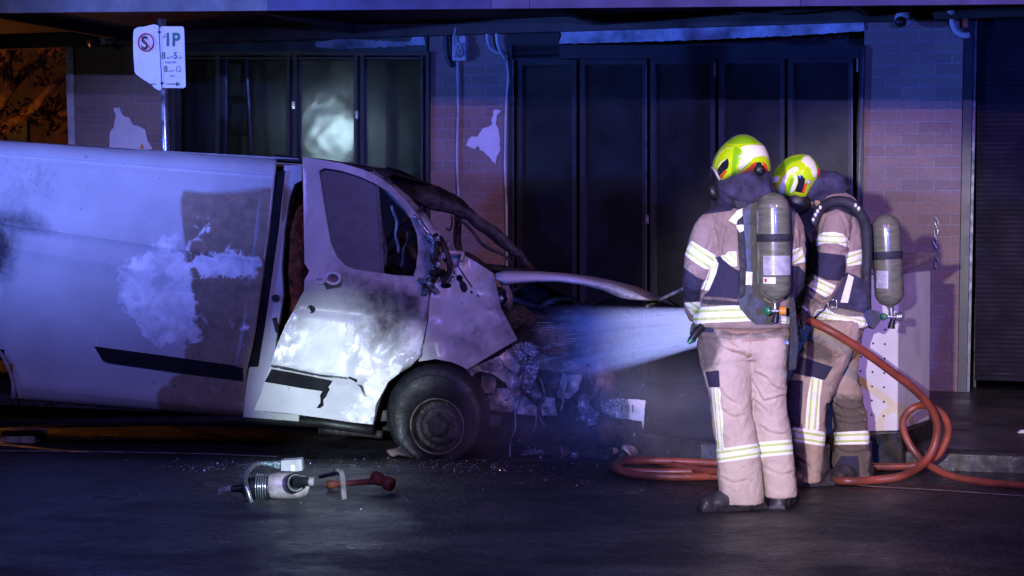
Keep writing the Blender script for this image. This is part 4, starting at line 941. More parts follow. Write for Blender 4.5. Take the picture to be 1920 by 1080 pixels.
def limb(m_, pts, n=5, seg=20):
    """pts: (px, py, depth, radius px)"""
    P = catmull([at(x, y, Y) for x, y, Y, r in pts], n); rr = catmull([(r / F * Y, 0, 0) for x, y, Y, r in pts], n)
    m_.tube(P, [q[0] for q in rr], seg); return m_
def yel(P, polys):
    out = np.full(len(P), -4.0)
    for p in polys:
        A = np.array(p, float); xs_, ys_ = np.meshgrid(np.linspace(*A[:, 0][[A[:, 0].argmin(), A[:, 0].argmax()]], 30), np.linspace(*A[:, 1][[A[:, 1].argmin(), A[:, 1].argmax()]], 30))
        G = np.stack([xs_.ravel(), ys_.ravel()], 1); G = G[inside(G, p)]
        if len(G) < 8: continue
        c = G.mean(0); w_, v_ = np.linalg.eigh(np.cov((G - c).T)); e = v_[:, 0]; hw = math.sqrt(w_[0]) * 1.73
        t = np.abs((P - c) @ e); val = hw * .17 - np.abs(t - hw * .48); out = np.where(inside(P, p), np.maximum(out, val), out)
    return out
def dist_line(P, line):
    d = np.full(len(P), 1e9)
    for a, b in zip(line, line[1:]):
        a = np.array(a, float); e = np.array(b, float) - a; t = np.clip(((P - a) @ e) / max(e @ e, 1e-9), 0, 1); d = np.minimum(d, np.linalg.norm(P - a - t[:, None] * e, axis=1))
    return d
def fuse(m_, voxel, smooth=2, disp=None, creases=(), cd=.011):
    me = bpy.data.meshes.new('t'); me.from_pydata(m_.v, [], m_.f); me.update()
    bm = bmesh.new(); bm.from_mesh(me); bmesh.ops.recalc_face_normals(bm, faces=bm.faces); bm.to_mesh(me); bm.free()
    o = bpy.data.objects.new('t', me); COL.objects.link(o)
    r = o.modifiers.new('r', 'REMESH'); r.mode = 'VOXEL'; r.voxel_size = voxel; r.use_smooth_shade = True
    s = o.modifiers.new('s', 'SMOOTH'); s.factor = .5; s.iterations = smooth
    dg = bpy.context.evaluated_depsgraph_get(); out = bpy.data.meshes.new_from_object(o.evaluated_get(dg)); bpy.data.objects.remove(o)
    n = len(out.vertices); co = np.zeros(n * 3); out.vertices.foreach_get('co', co); co = co.reshape(-1, 3)
    no = np.zeros(n * 3); out.vertices.foreach_get('normal', no); no = no.reshape(-1, 3)
    if disp:
        d = np.array([disp(Vector(c)) for c in co]); Pp = np.stack(topx(co), 1)
        for cl in creases:
            q = [(p.x, p.y) for p in catmull([(x, y, 0) for x, y in cl], 4)]; dd = dist_line(Pp, q); up = dist_line(Pp, [(x, y - 5.5) for x, y in q])
            d = d - cd * np.exp(-(dd / 2.4) ** 2) + cd * .75 * np.exp(-(up / 4.2) ** 2)
        co = co + no * d[:, None]
        out.vertices.foreach_set('co', co.ravel()); out.update()
    return out, co
def finish(name, me, co, mat, parent, attrs):
    P = np.stack(topx(co), 1)
    if 'strip' in attrs: yp = attrs['strip']; attrs = dict(attrs, yel=lambda Q: yel(Q, yp))
    for k, a in attrs.items():
        v = a(P) if callable(a) else sdfs(P, a); at_ = me.attributes.new(k, 'FLOAT', 'POINT'); at_.data.foreach_set('value', np.asarray(v, dtype=np.float32))
    me.materials.clear(); me.materials.append(mat); me.polygons.foreach_set('use_smooth', [True] * len(me.polygons))
    me.name = name; o = bpy.data.objects.new(name, me); COL.objects.link(o); return adopt(o, parent)
def folds(p, amp=.012, seed=0, stretch=(1, 1, 1)):
    q = Vector((p.x * 6 * stretch[0], p.y * 6, p.z * 9 * stretch[2])) + Vector((seed, 0, 0)); w_ = noise.noise_vector(p * 3 + Vector((seed, 0, 0))) * .8
    a = noise.noise(q + w_); b_ = 1 - abs(noise.noise(q * 1.7 + w_ * 2)) * 2.2
    return amp * (a * .8 + b_ * .5) + amp * .3 * noise.noise(p * 38)
def hexpoly(pts, s, ox, oy): return [(ox + x / s, oy + y / s) for x, y in pts]

CR1L = [[(1340, 640), (1360, 655), (1390, 662), (1403, 670)], [(1352, 632), (1375, 645), (1398, 662)], [(1385, 642), (1405, 665)], [(1407, 615), (1408, 640), (1408, 668)], [(1352, 730), (1362, 745), (1385, 760)], [(1420, 700), (1440, 712), (1448, 724), (1470, 733)],
        [(1413, 718), (1425, 740), (1432, 752)], [(1436, 752), (1450, 748), (1470, 742)], [(1415, 750), (1438, 772), (1444, 792)], [(1430, 800), (1446, 812), (1470, 815)], [(1356, 770), (1372, 782), (1390, 780)], [(1354, 895), (1375, 905), (1400, 900)], [(1440, 880), (1465, 890), (1485, 885)],
        [(1306, 634), (1350, 637), (1400, 637), (1476, 633)], [(1368, 770), (1380, 800), (1385, 828)]]
CR1J = [[(1342, 430), (1346, 455), (1342, 483)], [(1360, 425), (1354, 450), (1352, 470)], [(1334, 430), (1330, 455), (1322, 470)], [(1300, 520), (1312, 530), (1322, 526)], [(1488, 430), (1494, 450), (1492, 470)], [(1296, 505), (1300, 515), (1314, 522)]]
CR2L = [[(1520, 640), (1545, 655), (1562, 662)], [(1528, 652), (1550, 668), (1572, 672)], [(1540, 640), (1562, 648), (1578, 668)], [(1566, 758), (1590, 770), (1614, 766)], [(1564, 775), (1590, 786), (1620, 780)], [(1570, 790), (1595, 796), (1622, 793)], [(1575, 742), (1600, 756), (1614, 778)],
        [(1495, 858), (1515, 874), (1528, 888)], [(1574, 764), (1584, 780), (1580, 800)], [(1572, 842), (1590, 850), (1620, 846)], [(1545, 720), (1556, 735), (1560, 752)], [(1610, 850), (1612, 880), (1610, 900)]]
CR2J = [[(1576, 405), (1585, 425), (1588, 452)], [(1600, 420), (1594, 440), (1593, 462)], [(1520, 543), (1532, 556), (1546, 562)], [(1518, 556), (1530, 566), (1540, 572)], [(1546, 410), (1540, 425), (1536, 440)], [(1552, 466), (1566, 470), (1580, 474)]]
# ---------------- person 1 (back to the camera)
D1 = 9.73
p1 = thing('person', at(1415, 955, D1), "firefighter seen from behind, standing upright in pale trousers in front of the water spray", 'person', 'firefighters')
p1.location.z = 0.0
def legs1(shr=0):
    m_ = MB(); s = shr
    L = [(612, 1306, 1402, D1, .12), (640, 1306, 1406, D1, .13), (665, 1311, 1408, D1, .13), (690, 1315, 1407, D1, .12), (715, 1322, 1406, D1, .115), (745, 1330, 1406, D1, .11), (775, 1332, 1407, D1, .105), (800, 1336, 1413, D1, .10), (830, 1342, 1419, D1, .098), (860, 1344, 1424, D1, .096), (900, 1347, 1427, D1, .094), (928, 1350, 1430, D1, .096), (943, 1352, 1430, D1, .096)]
    Rr = [(612, 1400, 1476, D1, .12), (640, 1402, 1478, D1, .13), (665, 1404, 1475, D1, .13), (700, 1407, 1474, D1 + .02, .12), (735, 1409, 1473, D1 + .04, .11), (765, 1410, 1474, D1 + .06, .105), (790, 1412, 1479, D1 + .07, .10), (820, 1418, 1484, D1 + .08, .098), (850, 1424, 1487, D1 + .08, .096), (885, 1429, 1490, D1 + .08, .095), (915, 1433, 1494, D1 + .08, .095), (931, 1434, 1494, D1 + .08, .095)]
    for q in (L, Rr): m_.add(*loft_rings(smooth_rings([(a, b + s - (2 if b > 1399 else 0), c - s + (2 if c < 1440 else 0), d, e - s * .0027) for a, b, c, d, e in q])))
    m_.add(*loft_rings(smooth_rings([(600, 1311 + s, 1476 - s, D1, .13), (625, 1305 + s, 1479 - s, D1, .145), (655, 1309 + s, 1477 - s, D1, .14), (672, 1318 + s, 1468 - s, D1, .11)]))); return m_
def torso1(shr=0):
    m_ = MB(); s = shr
    m_.add(*loft_rings(smooth_rings([(378, 1352 + s, 1468 - s, D1, .06), (388, 1340 + s, 1482 - s, D1, .10), (400, 1330 + s, 1494 - s, D1, .13), (425, 1330 + s, 1500 - s, D1, .145), (460, 1343 + s, 1500 - s, D1, .15), (500, 1336 + s, 1498 - s, D1, .15), (540, 1324 + s, 1492 - s, D1, .15), (570, 1313 + s, 1490 - s, D1, .165), (595, 1306 + s, 1483 - s, D1, .178), (612, 1305 + s, 1482 - s, D1, .178)])))
    limb(m_, [(1350, 410, D1, 24 - s), (1330, 425, D1, 26 - s), (1319, 455, D1, 28 - s), (1312, 490, D1, 28 - s), (1306, 520, D1 - .03, 24 - s), (1300, 548, D1 + .06, 19 - s), (1299, 575, D1 + .17, 15 - s), (1303, 594, D1 + .26, 12 - s)])
    limb(m_, [(1468, 410, D1, 24 - s), (1482, 430, D1, 24 - s), (1486, 465, D1, 24 - s), (1488, 500, D1, 23 - s), (1486, 530, D1 + .03, 21 - s), (1474, 555, D1 + .14, 17 - s), (1458, 572, D1 + .26, 13 - s)])
    return m_
b1 = MB(); 
for q in (legs1(15), torso1(15)): b1.add(q.v, q.f)
b1.ell(at(1394, 316, D1), .085, .105, .125); b1.ell(at(1385, 330, D1 + .10), .02, .025, .03); b1.tube([at(1400, 400, D1), at(1397, 330, D1)], .062, 14)
me, co = fuse(b1, .016, 2); finish('body', me, co, M['skin'], p1, {})
S_LEG1 = [[(1333, 727), (1348, 726), (1352, 740), (1350, 752), (1354, 768), (1356, 790), (1355, 815), (1357, 842), (1345, 844), (1341, 800), (1336, 760)], [(1342, 843), (1420, 831), (1424, 857), (1348, 868), (1340, 866)], [(1420, 829.5), (1488, 823.5), (1492, 851), (1425, 857.5)]]
S_WAIST1 = [[(1300, 577), (1328, 575), (1385.6, 571.5), (1440, 573), (1440, 603), (1406, 602), (1328, 605.5), (1300, 608)], [(1440, 590), (1490, 593), (1490, 607), (1440, 606)]]
G1 = [[(1470, 770), (1484, 800), (1486, 810), (1474, 808)]]
me, co = fuse(legs1(), .009, 3, lambda p: folds(p, .006, 3), CR1L)
finish('trousers', me, co, M['cloth'], p1, {'strip': S_LEG1, 'navy': [[(1322, 697), (1348, 694), (1350, 727), (1329, 726)], [(1309, 612), (1340, 616), (1338, 624), (1305, 622)]],
       'dirt': [[(1300, 612), (1344, 612), (1352, 640), (1340, 692), (1318, 698), (1306, 655)], [(1340, 612), (1470, 606), (1470, 631), (1400, 634), (1350, 634)]], 'white': []})
me, co = fuse(torso1(), .009, 3, lambda p: folds(p, .008, 11), CR1J)
S_J1 = S_WAIST1 + [[(1296, 451), (1307, 458), (1342, 479), (1329, 505), (1322, 504), (1302, 492), (1282, 476)], [(1334, 487), (1341, 483), (1347, 494), (1343, 512), (1329, 545), (1315, 543), (1325, 520), (1331, 505)],
        [(1350, 479), (1359, 478.5), (1365, 472), (1381, 471), (1382, 500), (1371, 499), (1356, 487)], [(1387, 470), (1399, 470), (1400, 499), (1387, 499)], [(1478, 470), (1504, 463), (1511, 491), (1480, 497)], [(1282, 568), (1314, 566), (1313, 590), (1298, 591)]]
NAVY_J1 = [[(1318, 402), (1372, 395), (1384, 375), (1360, 370), (1330, 380)], [(1278, 498), (1304, 518), (1320, 525), (1314, 541), (1313, 566), (1278, 566)],
           [(1341, 483), (1350, 480), (1366, 496), (1381, 506), (1393, 508), (1384, 562), (1359, 558), (1319, 556), (1329, 545), (1343, 512)], [(1482, 498), (1498, 499), (1512, 514), (1506, 548), (1487, 572), (1478, 560)], [(1470, 374), (1500, 395), (1490, 402), (1460, 388)]]
WH1 = [rough([(1366, 413), (1382, 395), (1396, 389), (1399, 394), (1394, 403), (1384, 412), (1380, 421)], .5, 3), [(1380, 422), (1395, 421), (1396, 432), (1387, 436), (1383, 430)]]
finish('jacket', me, co, M['cloth_brown'], p1, {'strip': S_J1, 'navy': NAVY_J1, 'dirt': [[(1330, 555), (1362, 556), (1384, 570), (1330, 574)]], 'white': WH1})
def helmet(name, cx, cy, rx, ry, D, cut, rot, parent, regs, dy=.15, outline=None):
    """shell: sphere scaled to the traced outline; lower rim cut along polygon"""
    bm = bmesh.new(); bmesh.ops.create_icosphere(bm, subdivisions=6, radius=1)
    cpx = at(cx, cy, D); kx = rx / F * D; ky = ry / F * D
    O = [Vector((x - cx, cy - y)) for x, y in outline]
    def rad(a):    # outline radius in direction a
        d = Vector((math.cos(a), math.sin(a))); best = 1.0
        for i in range(len(O)):
            p, q = O[i], O[(i + 1) % len(O)]; e = q - p; den = d.x * e.y - d.y * e.x
            if abs(den) < 1e-9: continue
            t = (p.x * e.y - p.y * e.x) / den; u_ = (p.x * d.y - p.y * d.x) / den
            if t > 0 and 0 <= u_ <= 1: best = t
        return best
    RT = [rad(2 * math.pi * k / 180) for k in range(180)]; RT = [sum(RT[(k + j) % 180] for j in range(-3, 4)) / 7 for k in range(180)]
    co = []
    for v in bm.verts:
        a = math.atan2(v.co.z, v.co.x) % (2 * math.pi); k = a / (2 * math.pi) * 180; r0 = RT[int(k) % 180]; r1 = RT[(int(k) + 1) % 180]; r = (r0 + (r1 - r0) * (k % 1)) / F * D
        h = math.hypot(v.co.x, v.co.z)
        v.co = cpx + Vector((math.cos(a) * h * r, v.co.y * dy, math.sin(a) * h * r))
    me = bpy.data.meshes.new(name); bm.to_mesh(me); bm.free(); n = len(me.vertices); co = np.zeros(n * 3); me.vertices.foreach_get('co', co); co = co.reshape(-1, 3)
    return finish(name, me, co, M['helmet'], parent, regs)
Z1 = lambda P: [(1320 + x / 6.75, 240 + y / 6.75) for x, y in P]
H1O = Z1([(100, 500), (125, 390), (170, 300), (235, 220), (300, 160), (400, 95), (480, 80), (560, 90), (620, 115), (680, 165), (760, 220), (810, 330), (840, 480), (830, 590), (740, 560), (630, 560), (530, 585), (430, 600), (300, 640), (220, 695), (170, 650), (130, 540)])
h1r = {'h_white': [Z1([(450, 235), (482, 300), (462, 400), (425, 480), (430, 550), (470, 540), (560, 460), (640, 380), (760, 360), (830, 420), (845, 330), (775, 220), (700, 205), (560, 205)]), Z1([(190, 300), (280, 240), (390, 230), (370, 250), (270, 270), (200, 330), (150, 450), (128, 500), (140, 400)]), Z1([(150, 500), (200, 420), (300, 372), (320, 380), (325, 440), (310, 510), (270, 590), (300, 560), (310, 500), (300, 400), (230, 440), (160, 530)])],
       'h_black': [Z1([(165, 530), (230, 440), (300, 380), (315, 440), (300, 510), (255, 545), (200, 600), (185, 620)]), Z1([(665, 435), (720, 430), (750, 490), (790, 560), (820, 600), (700, 620), (625, 565)])],
       'h_red': [Z1([(195, 612), (270, 530), (292, 548), (235, 635), (205, 635)]), Z1([(430, 597), (560, 500), (640, 425), (665, 425), (625, 560), (500, 595)]), Z1([(730, 420), (790, 455), (825, 560), (790, 560), (752, 490)])],
       'h_green': [Z1([(290, 175), (400, 100), (480, 85), (600, 110), (690, 190), (560, 195), (440, 200), (300, 200)]), Z1([(380, 240), (430, 240), (470, 290), (450, 400), (410, 480), (395, 590), (340, 600), (360, 400)])]}
helm = helmet('helmet', 1391, 300, 50, 45, D1 - .03, None, 0, p1, h1r, .155, H1O)
m_ = MB().tube(catmull([at(1334, 314, D1 - .02), at(1339, 318, D1 - .10), at(1350, 338, D1 - .12)], 4), .006, 8); m_.build('visor_edge', M['yellow'], helm, smooth=True)
m_ = MB().ell(at(1424, 319, D1 - .17), .028, .02, .03, seg=14, rings=8); m_.ell(at(1426, 322, D1 - .185), .012, .012, .012, seg=10, rings=6); m_.build('adjuster_knob', M['black'], helm, smooth=True)
# flash hood / collar
m_ = MB(); m_.add(*loft_rings(smooth_rings([(318, 1362, 1436, D1, .10), (330, 1353, 1441, D1, .12), (348, 1347, 1446, D1 - .01, .13), (366, 1348, 1456, D1 - .01, .135), (382, 1344, 1462, D1, .13), (396, 1352, 1462, D1, .10)])))
me, co = fuse(m_, .010, 2, lambda p: folds(p, .016, 21)); finish('flash_hood', me, co, M['navy'], p1, {})
m_ = MB().ell(at(1352, 345, D1 + .07), .055, .075, .095, seg=22, rings=14); m_.lathe([(.045, 0), (.045, .04), (.03, .05)], at(1346, 356, D1 + .03), (-.8, .5, -.35), 16); m_.build('breathing_mask', M['black'], p1, smooth=True)
def boot(name, px0, px1, ptop, pbot, D, toe, parent):
    """heel-to-toe boot seen partly from behind; toe = direction vector in the ground plane"""
    c = at((px0 + px1) / 2, (ptop + pbot) / 2, D); w_ = (px1 - px0) / F * D; zf = at(px0, pbot, D).z; m_ = MB(); t = Vector(toe).normalized(); s = Vector((t.y, -t.x, 0)); L = .30; g0 = gz(c.y) - .002
    base = Vector((c.x, c.y, g0)) - t * .07
    for k, (a, hw, h) in enumerate(((-.03, .046, .12), (.02, .056, .15), (.08, .056, .14), (.13, .058, .115), (.19, .060, .100), (.245, .050, .085))):
        m_.ell(base + t * a + Vector((0, 0, h * .5)), hw, hw, h * .52, seg=18, rings=10)
    m_.tube([base + Vector((0, 0, .08)), base + t * .01 + Vector((0, 0, .24))], [.056, .062], 18)
    for a in (-.03, .05, .12, .19, .24): m_.box(base + t * a + Vector((0, 0, .014)), .09, .10, .028, s, t)
    me, co = fuse(m_, .009, 3, lambda p: .004 * noise.noise(p * 20)); return finish(name, me, co, M['boot'], parent, {})
boot('boot', 1350, 1420, 938, 968, D1 + .0, (-.75, -.25, 0), p1); boot('boot', 1432, 1504, 930, 957, D1 + .13, (.3, .8, 0), p1)
# gloves (fingers curled)
def glove(name, wrist, D, aim, up, parent, curl=1.0, r=1.0, mat='glove', thumb_side=1):
    """palm + four fingers of unequal length curled round, thumb from the side of the palm"""
    W0 = at(*wrist, D); a = Vector(aim).normalized(); u = Vector(up); u = (u - a * u.dot(a)).normalized(); s = a.cross(u); m_ = MB()
    for k in range(5): m_.ell(W0 + a * (.02 + k * .018), .040 * r, .024 * r, .030 * r, Matrix((s, u, a)).transposed(), 14, 10)
    for i, (ln, off) in enumerate(((.85, -.030), (1.0, -.010), (.95, .011), (.75, .030))):
        p = W0 + a * .088 + s * off; d = a.copy(); P = [p - a * .02]; 
        for seg_ in (.036, .026, .02):
            P.append(P[-1] + d * seg_ * ln); d = (Matrix.Rotation(-R(62) * curl, 3, s) @ d)
        m_.tube(P, [.0125, .012, .0115, .0105], 10); 
        for q in P: m_.ell(q, .0118, .0118, .0118, None, 10, 6)
    t0 = W0 + a * .035 + s * (-.035 * thumb_side); P = [t0, t0 + (a * .5 - s * .8 * thumb_side - u * .3).normalized() * .035, t0 + (a * .9 - s * .8 * thumb_side - u * .9).normalized() * .068]
    m_.tube(P, [.016, .014, .012], 10); m_.ell(P[-1], .0125, .0125, .0125, None, 10, 6)
    m_.tube([W0 - a * .05, W0 + a * .02], [.040, .036], 14)
    me, co = fuse(m_, .0045, 2); return finish(name, me, co, M[mat], parent, {})
glove('glove', (1322, 598), D1 + .32, (.1, .7, -.5), (0, 0, 1), p1); glove('glove', (1456, 578), D1 + .30, (-.2, .8, -.4), (0, 0, 1), p1)
m_ = MB(); limb(m_, [(1316, 612, D1 - .10, 7), (1304, 625, D1 - .12, 6.5), (1294, 640, D1 - .13, 6)]); limb(m_, [(1308, 622, D1 - .11, 4), (1300, 640, D1 - .12, 4)]); m_.build('pocket_torch', M['black'], p1, smooth=True)
m_ = MB(); limb(m_, [(1297, 636, D1 - .15, 5), (1291, 644, D1 - .15, 4.5)]); m_.build('torch_cap', M['green'], p1, smooth=True)
# breathing apparatus on the back
def px_plate(name, poly, D, mat, th, parent, step=10, curve=0.0, **k):
    cx = sum(p[0] for p in poly) / len(poly)
    return sheet(name, poly, M[mat], lambda x, y: at(x, y, D + curve * ((x - cx) / 40) ** 2), Vector((0, th, 0)), step=step, parent=parent, **k)
ba = px_plate('breathing_apparatus', [(1392, 392), (1402, 384), (1424, 378), (1432, 395), (1430, 560), (1440, 566), (1462, 576), (1461, 603), (1449, 609), (1417, 609), (1404, 598), (1388, 578), (1384, 562), (1396, 556), (1400, 500), (1396, 440)], D1 - .185, 'black', .05, p1)
px_plate('shoulder_strap', [(1376, 376), (1398, 378), (1402, 396), (1404, 470), (1400, 560), (1386, 560), (1388, 505), (1384, 440), (1386, 400)], D1 - .168, 'strap', .03, ba, curve=.0)
for w_i, w_p in enumerate(WH1): px_plate('reflective_lettering', w_p, D1 - .176, 'label_white', .004, ba, step=0)
px_plate('shoulder_strap', [(1476, 385), (1490, 400), (1486, 470), (1482, 560), (1474, 560), (1476, 470)], D1 - .155, 'strap', .02, ba)
px_plate('waist_strap', [(1318, 561), (1384, 566), (1386, 573), (1318, 569)], D1 - .165, 'strap', .02, ba)
px_plate('name_tag', [(1399, 509), (1411, 510), (1410, 534.5), (1398, 534)], D1 - .192, 'label_white', .004, ba, step=0)
def cylinder(name, top, bot, rpx, D, parent):
    A = at(*top, D); B = at(*bot, D); ax = (B - A); L = ax.length; ax.normalize(); r = rpx / F * D; prof = []
    for k in range(9): t = k / 8 * math.pi / 2; prof.append((max(.002, r * math.sin(t)), r * 1.0 * (1 - math.cos(t))))
    h1 = L - r * 1.15
    for k in range(1, 10): t = k / 9 * math.pi / 2; prof.append((max(.018, r * math.cos(t)), h1 + r * 1.05 * math.sin(t)))
    prof.append((.018, L)); o = MB().lathe(prof, A, ax, 40).build(name, M['cylinder'], parent, smooth=True); return o, A, B, ax, r
cy, A, B, ax, r = cylinder('air_cylinder', (1449, 361), (1452, 568), 31, D1 - .29, ba)
MB().lathe([(r * 1.03, 0), (r * 1.045, .002), (r * 1.045, .036), (r * 1.03, .038)], A + ax * (75 / F * D1), ax, 40).build('cylinder_band', M['strap'], ba, smooth=True)
def on_cyl(name, px0, px1, y0, y1, mat, A, ax, r, parent, proud=.002):
    m_ = MB(); vs = []; n = 9; Dc = A.y
    for j, yy in enumerate((y0, y1)):
        for i in range(n):
            x = lerp(px0, px1, i / (n - 1)); p = at(x, yy, Dc); c = A + ax * ((p - A).dot(ax)); dx = max(-r * .999, min(r * .999, p.x - c.x)); vs.append(Vector((c.x + dx, c.y - math.sqrt((r + proud) ** 2 - dx * dx), p.z)))
    m_.add(vs, [(i, i + 1, n + i + 1, n + i) for i in range(n - 1)]); return m_.build(name, M[mat], parent, smooth=True)
M['silver_label'] = simple('silver_label', (.42, .42, .48), .35, var=.2, scale=30)
on_cyl('cylinder_label', 1428, 1480, 479, 515, 'silver_label', A, ax, r, cy); on_cyl('cylinder_sticker', 1428, 1450, 519, 531, 'label_white', A, ax, r, cy, .003)
on_cyl('cylinder_print', 1430, 1434, 522, 528, 'label_red', A, ax, r, cy, .004)
def valve(x, y, D, parent, knob='brass'):
    m_ = MB(); limb(m_, [(x, y - 18, D, 5.5), (x, y - 2, D, 5)]); limb(m_, [(x - 12, y, D - .01, 3.2), (x + 10, y, D - .01, 3.2)]); m_.build('valve', M['steel'], parent, smooth=True)
    m_ = MB(); limb(m_, [(x + 8, y, D - .02, 8), (x + 20, y, D - .02, 8)]); m_.build('valve_knob', M[knob], parent, smooth=True)
    MB().lathe([(.001, -.012), (.020, -.012), (.022, 0), (.018, .006), (.001, .006)], at(x - 15, y, D - .03), (-.5, -1, 0), 18).build('pressure_gauge', M['green'], parent, smooth=True)
    m_ = MB(); limb(m_, [(x + 3, y + 4, D - .01, 4), (x + 1, y + 14, D - .01, 6), (x, y + 22, D - .01, 7)]); m_.build('hand_wheel', M['black'], parent, smooth=True)
valve(1453, 583, D1 - .29, ba)
px_plate('hanging_strap', [(1479, 558), (1488, 556), (1492, 580), (1494, 620), (1497, 640), (1492, 692), (1479, 694), (1482, 650), (1481, 600)], D1 - .16, 'strap', .008, ba)
px_plate('strap_buckle', [(1471, 636), (1480, 640), (1479, 646), (1470, 643)], D1 - .12, 'steel', .006, ba, step=0)

# ---------------- person 2 (side on, bending to the nozzle)
D2 = 10.9
p2 = thing('person', at(1560, 908, D2), "firefighter turned side-on, head bowed, gripping the red hose beside the perforated cabinet", 'person', 'firefighters')
p2.location.z = gz(D2)
def legs2(shr=0):
    m_ = MB(); s = shr; DF, DR = D2 - .10, D2 + .12
    A_ = [(600, 1532, 1618, DF, .10), (630, 1516, 1610, DF, .12), (660, 1500, 1600, DF, .12), (690, 1490, 1584, DF, .115), (715, 1480, 1570, DF, .11), (745, 1474, 1558, DF, .105), (770, 1472, 1551, DF, .10), (800, 1478, 1548, DF, .098), (830, 1486, 1546, DF, .095), (860, 1490, 1543, DF, .09), (885, 1493, 1540, DF, .085), (903, 1494, 1538, DF, .085)]
    B_ = [(600, 1545, 1622, DR, .11), (640, 1545, 1613, DR, .12), (680, 1545, 1608, DR, .12), (715, 1545, 1610, DR, .11), (745, 1552, 1617, DR, .105), (775, 1560, 1623, DR, .10), (800, 1565, 1627, DR, .098), (830, 1565, 1630, DR, .096), (860, 1560, 1631, DR, .094), (885, 1563, 1630, DR, .09), (905, 1568, 1628, DR, .09)]
    for q in (A_, B_): m_.add(*loft_rings(smooth_rings([(a, b + s, c - s, d, e - s * .003) for a, b, c, d, e in q])))
    m_.add(*loft_rings(smooth_rings([(590, 1535 + s, 1622 - s, D2, .16), (620, 1524 + s, 1617 - s, D2, .165), (650, 1520 + s, 1610 - s, D2, .15), (672, 1520 + s, 1600 - s, D2, .11)]))); return m_
def torso2(shr=0):
    m_ = MB(); s = shr
    m_.add(*loft_rings(smooth_rings([(362, 1550 + s, 1586 - s, D2, .06), (372, 1540 + s, 1600 - s, D2, .12), (390, 1534 + s, 1611 - s, D2, .16), (415, 1529 + s, 1616 - s, D2, .18), (450, 1525 + s, 1618 - s, D2, .185), (490, 1524 + s, 1620 - s, D2, .185), (530, 1528 + s, 1622 - s, D2, .18), (570, 1527 + s, 1624 - s, D2, .175), (600, 1527 + s, 1627 - s, D2, .19), (613, 1533 + s, 1626 - s, D2, .19)])))
    limb(m_, [(1570, 400, D2 - .14, 26 - s), (1563, 430, D2 - .19, 29 - s), (1560, 465, D2 - .20, 29 - s), (1557, 500, D2 - .21, 28 - s), (1549, 530, D2 - .22, 26 - s), (1536, 552, D2 - .22, 24 - s), (1524, 572, D2 - .22, 19 - s), (1513, 586, D2 - .22, 14 - s)])
    limb(m_, [(1560, 410, D2 + .14, 26 - s), (1540, 450, D2 + .18, 26 - s), (1526, 490, D2 + .18, 24 - s), (1514, 530, D2 + .12, 20 - s), (1508, 560, D2 + .02, 17 - s), (1503, 580, D2 - .04, 14 - s)])
    return m_
b2 = MB()
for q in (legs2(15), torso2(15)): b2.add(q.v, q.f)
b2.ell(at(1500, 343, D2), .075, .07, .095); b2.tube([at(1562, 400, D2), at(1515, 352, D2)], .06, 14); b2.ell(at(1484, 358, D2), .018, .018, .02)
me, co = fuse(b2, .016, 2); finish('body', me, co, M['skin'], p2, {})
me, co = fuse(legs2(), .009, 3, lambda p: folds(p, .007, 31), CR2L)
finish('trousers', me, co, M['cloth_dirty'], p2, {'strip': [[(1521.7, 706), (1542.5, 713), (1539, 735), (1537, 753), (1536, 800), (1534, 808), (1510, 805), (1511, 780), (1515, 737)], [(1480, 809), (1488, 801), (1546, 810), (1549, 836), (1540, 836), (1480, 826)], [(1560, 811), (1632, 807), (1634, 833), (1560, 834)]],
       'navy': [[(1501, 668), (1561.7, 688), (1546.7, 713), (1488, 700)], [(1470, 711), (1506, 714), (1504, 760), (1500, 802), (1470, 806)], [(1577, 855), (1609, 855), (1613, 902), (1583, 898), (1560, 880)], [(1549, 755), (1562, 758), (1570, 800), (1562, 812), (1546, 800)]],
       'dirt': [[(1560, 740), (1620, 745), (1632, 810), (1632, 900), (1560, 900), (1550, 800)], [(1500, 630), (1540, 636), (1570, 660), (1560, 685), (1500, 668)], [(1490, 835), (1510, 835), (1520, 900), (1490, 890)]], 'white': []})
me, co = fuse(torso2(), .009, 3, lambda p: folds(p, .009, 41), CR2J)
finish('jacket', me, co, M['cloth_brown'], p2, {'strip': [rough([(1524, 594), (1531, 581), (1549, 578), (1564, 588), (1586, 593), (1618.5, 594), (1630, 606), (1626, 612), (1601, 615), (1578, 613), (1564, 603), (1540, 602)], .6, 4), [(1534, 441), (1543, 436), (1564, 435), (1581, 438.5), (1592, 452), (1592, 465), (1570, 456), (1543, 456), (1528, 464), (1530, 450)],
       [(1586, 475), (1622, 466), (1624, 494), (1586, 499.5)], [(1522, 513), (1537, 523), (1568, 535.6), (1559, 552), (1549, 558), (1531, 547), (1510, 534), (1512, 524)], [(1495, 575), (1502, 571), (1516, 581), (1509, 587), (1497, 583)]],
       'navy': [[(1530, 472), (1586, 479), (1586, 510), (1576, 527), (1549, 525), (1524, 513), (1526, 489)], [(1524, 400), (1545, 380), (1565, 372), (1590, 380), (1616, 405), (1604, 408), (1570, 392), (1540, 402), (1528, 425)], [(1530, 602), (1564, 604), (1580, 614), (1600, 618), (1530, 616)]],
       'dirt': [[(1520, 430), (1532, 430), (1530, 480), (1516, 490)], [(1505, 550), (1540, 560), (1530, 580), (1500, 570)]], 'white': []})
H2O = Z1([(875, 560), (905, 510), (950, 460), (1050, 375), (1120, 343), (1200, 330), (1280, 328), (1340, 345), (1400, 410), (1440, 480), (1480, 555), (1440, 650), (1340, 790), (1290, 890), (1200, 905), (1150, 870), (1050, 875), (940, 830), (875, 740), (862, 680)])
